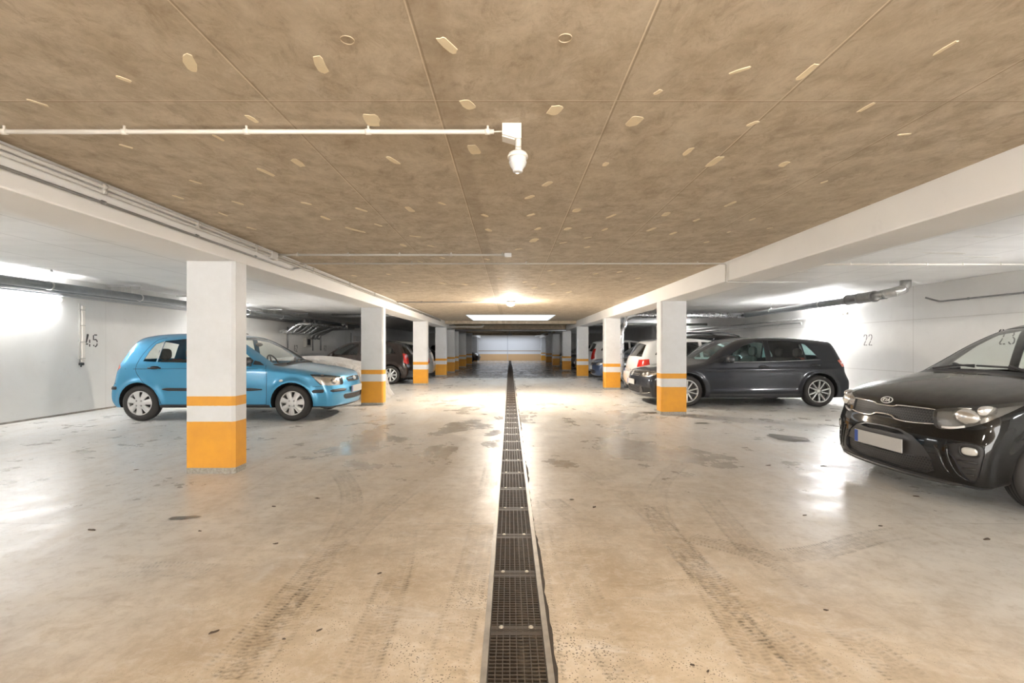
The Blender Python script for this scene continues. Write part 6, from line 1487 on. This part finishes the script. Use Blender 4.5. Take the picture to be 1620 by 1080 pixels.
    root = empty('car'); sh, parts, ox = build_car(sp, root); inner_arches(root, sp, ox); add_wheels(root, sp, ox, style)
    interior(root, sp, ox, (1.80, 2.70), 1.28*fx, zc(0.90), steer=False)
    mirror_part(root, sh, ox, 1.52*fx, zc(0.95), pm)
    handles(root, sh, ox, [(2.14, zc(0.83)), (3.0, zc(0.85))], pm, 0.09)
    plate(root, sh, ox, 0.45)
    plate(root, sh, ox, sp_over.get('plate_z', 0.60), rear=True)
    if rails:
        for s in (1, -1):
            bm = bmesh.new(); y = s*(hw*0.66); P = [(1.75*fx, y, zc(1.38)), (1.95*fx, y, zc(1.47)), (2.2, y, H+0.065), (L-1.0, y, H+0.05), (L-0.62, y, zc(1.40))]
            tube(bm, bend([(p[0]+ox, p[1], p[2]) for p in P], 0.12), 0.018, 8); obj('roof_rail', bm, M['black_trim'], root)
        for x in (2.15, 3.05):
            bm = bmesh.new(); tube(bm, [(x+ox, -hw*0.66, H+0.055), (x+ox, hw*0.66, H+0.055)], 0.016, 8); obj('roof_bar', bm, M['black_trim'], root)
    if chrome_face:
        strip(root, sh, ox, 'chrome_strip', 'front', [(-0.40, zc(0.672)), (0, zc(0.68)), (0.40, zc(0.672))], 0.018, 0.012, M['chrome'], both=False)
        strip(root, sh, ox, 'chrome_strip', 'front', [(-0.45, 0.40), (0, 0.405), (0.45, 0.40)], 0.012, 0.010, M['chrome'], both=False)
    return root

def mat_mesh():
    t = NT('honeycomb_mesh'); co = t.coords('Object', (1, 1, 1)); sx = t.add('ShaderNodeSeparateXYZ', ins={0: co})
    y, z = sx.outputs[1], sx.outputs[2]
    a = t.math('PINGPONG', t.math('ADD', y, t.math('MULTIPLY', z, 0.6)), 0.011); b = t.math('PINGPONG', t.math('SUBTRACT', y, t.math('MULTIPLY', z, 0.6)), 0.011); c = t.math('PINGPONG', z, 0.010)
    m = t.math('MINIMUM', t.math('MINIMUM', a, b), c); hole = t.mapr(m, 0.0018, 0.0028)
    bs = t.bsdf(Base_Color=t.mix(hole, (0.040, 0.036, 0.034), (0.003, 0.003, 0.003)), Roughness=0.45)
    t.put(bs, 'Normal', t.bump(t.math('SUBTRACT', 1.0, hole), 1.0, 0.004))
    return t.m
M['grille_mesh'] = mat_mesh()
M['satin_black'] = simple('satin_black', (0.030, 0.027, 0.025), 0.38)

def place(root, nose, xfront, yc, L, label, cat='car', group='parked cars'):
    """nose: -1 looks towards -x (cars of the right row, nose out), +1 towards +x"""
    root.location = (xfront+L/2, yc, 0) if nose < 0 else (xfront-L/2, yc, 0)
    root.rotation_euler = (0, 0, 0 if nose < 0 else math.pi)
    return tag(root, label, cat, group)
place(black_car(), -1, 3.20, 4.11, 3.595, 'black small car nose out at the right edge, its chrome-edged grille facing the aisle')
place(blue_car(), 1, -2.74, 8.44, 3.81, 'light blue hatchback with silver hubcaps parked behind the big column')
place(dark_hatch(), -1, 2.65, 10.31, 4.26, 'anthracite hatchback with ten-spoke alloy wheels parked nose out on the right')
place(plain_car('white', dict(L=3.95, H=1.42, hw=0.83, tail=(0.66, 0.90, 0.72), tail_w=0.20), M['paint_white'], 'alloy5'), 1, 3.02+3.95, 12.3, 3.95, 'white hatchback with wide red tail lamps, tail out behind the anthracite car')
place(plain_car('suv', dict(L=4.35, H=1.58, hw=0.88, tyre=0.33), M['paint_black'], 'alloy5', rails=True), -1, 3.35, 15.2, 4.35, 'dark estate car with black roof bars behind the white hatchback')
place(plain_car('navy', dict(L=4.1, H=1.40, hw=0.84), M['paint_navy'], 'alloy5', chrome_face=True), -1, 2.95, 17.2, 4.1, 'dark blue car with a chrome-trimmed nose, nose out by the third right column')
place(plain_car('white2', dict(L=4.0, H=1.50, hw=0.84, tail=(0.66, 1.08, 0.76)), M['paint_white'], 'alloy5'), 1, 3.2+4.0, 20.1, 4.0, 'white hatchback with tall red tail lamps, further down the right row')
brown = place(plain_car('brown', dict(L=4.0, H=1.41, hw=0.85, tail=(0.66, 1.0, 0.74)), M['paint_brown'], 'alloy8'), -1, -7.15, 16.0, 4.0, 'dark brown hatchback parked tail out between the second and third left columns')
silver = place(plain_car('silver', dict(L=4.05, H=1.44, hw=0.84), M['paint_silver'], 'alloy5'), -1, -6.95, 18.35, 4.05, 'silver hatchback parked tail out just past the third left column')
for src, nose, xf, yc, lab in ((brown, 1, -2.25, 36.0, 'dark car jutting into the far aisle at the left end'), (brown, 1, -3.0, 26.2, 'dark car in the far left bays, mostly behind columns'),
                               (brown, -1, 3.0, 26.2, 'dark car in the far right bays past the fourth column'), (silver, -1, 3.0, 31.6, 'pale car in the far right bays, deep in shade'), (brown, -1, 3.1, 22.6, 'dark car tail inwards beside the fourth right column')):
    c = copy_tree(src); L = 4.0; c.location = (xf-L/2, yc, 0) if nose > 0 else (xf+L/2, yc, 0); c.rotation_euler = (0, 0, math.pi if nose > 0 else 0); c['label'] = lab

# ------------------------------------------------------------------ heap under a plastic sheet
def mat_sheet():
    t = NT('plastic_sheet'); co = t.coords(); n = t.noise(co, 3.5, 8, 0.7, 1.2); n2 = t.noise(co, 16, 5, 0.6, 0.8)
    b = t.bsdf(Base_Color=t.mix(t.mapr(n, 0.35, 0.65), (0.58, 0.54, 0.50), (0.80, 0.79, 0.78)), Roughness=0.28)
    t.put(b, 'Normal', t.bump(t.math('ADD', n, t.math('MULTIPLY', n2, 0.4)), 1.0, 0.12)); b.inputs['Coat Weight'].default_value = 0.4
    return t.m
M['sheet'] = mat_sheet()
def sheet_heap():
    rnd = random.Random(3); bm = bmesh.new(); NU, NV = 220, 40; ax, ay = 1.86, 0.84; rows = []
    ph = [(rnd.uniform(0, 6.28), k) for k in (7, 11, 17, 23, 31, 43, 57)]
    for j in range(NV+1):
        v = j/NV; row = []
        for i in range(NU):
            a = 2*math.pi*i/NU; c, s = math.cos(a), math.sin(a)
            e = 0.42; cx, sy = math.copysign(abs(c)**e, c), math.copysign(abs(s)**e, s)
            fold = sum(math.sin(k*a+p+v*2.5*math.sin(p))/(1+0.25*n) for n, (p, k) in enumerate(ph))/3.2
            if v < 0.42:
                r = v/0.42*0.93; z = 0.93+0.03*math.sin(cx*r*5+1)+0.025*math.sin(sy*r*7)-0.05*r**3-0.22*max(0, cx*r-0.45)
                z += 0.020*fold*r
            else:
                t = (v-0.42)/0.58; r = 0.93+0.07*min(1, t*4)+0.055*t**1.5+0.10*max(0, t-0.8)**1.2*3*(1 if c > 0 else 0.4); z = (0.88-0.11*max(0, cx))*max(0.0, 1-t)**0.92
                r += fold*0.040*min(1, t*2.2)
            row.append(bm.verts.new((cx*r*ax, sy*r*ay, max(z, 0.004))))
        rows.append(row)
    for j in range(NV):
        for i in range(NU):
            f = (rows[j][i], rows[j+1][i], rows[j+1][(i+1) % NU], rows[j][(i+1) % NU])
            if len(set(f)) == 4:
                bm.faces.new(f).smooth = True
    bmesh.ops.remove_doubles(bm, verts=rows[0], dist=1e-4); bmesh.ops.recalc_face_normals(bm, faces=bm.faces[:])
    o = obj('covered_heap', bm, M['sheet']); o.location = (-4.86, 11.15, 0)
    tag(o, 'heap under crumpled translucent plastic sheet between the blue car and the second left column', 'covered goods')
sheet_heap()
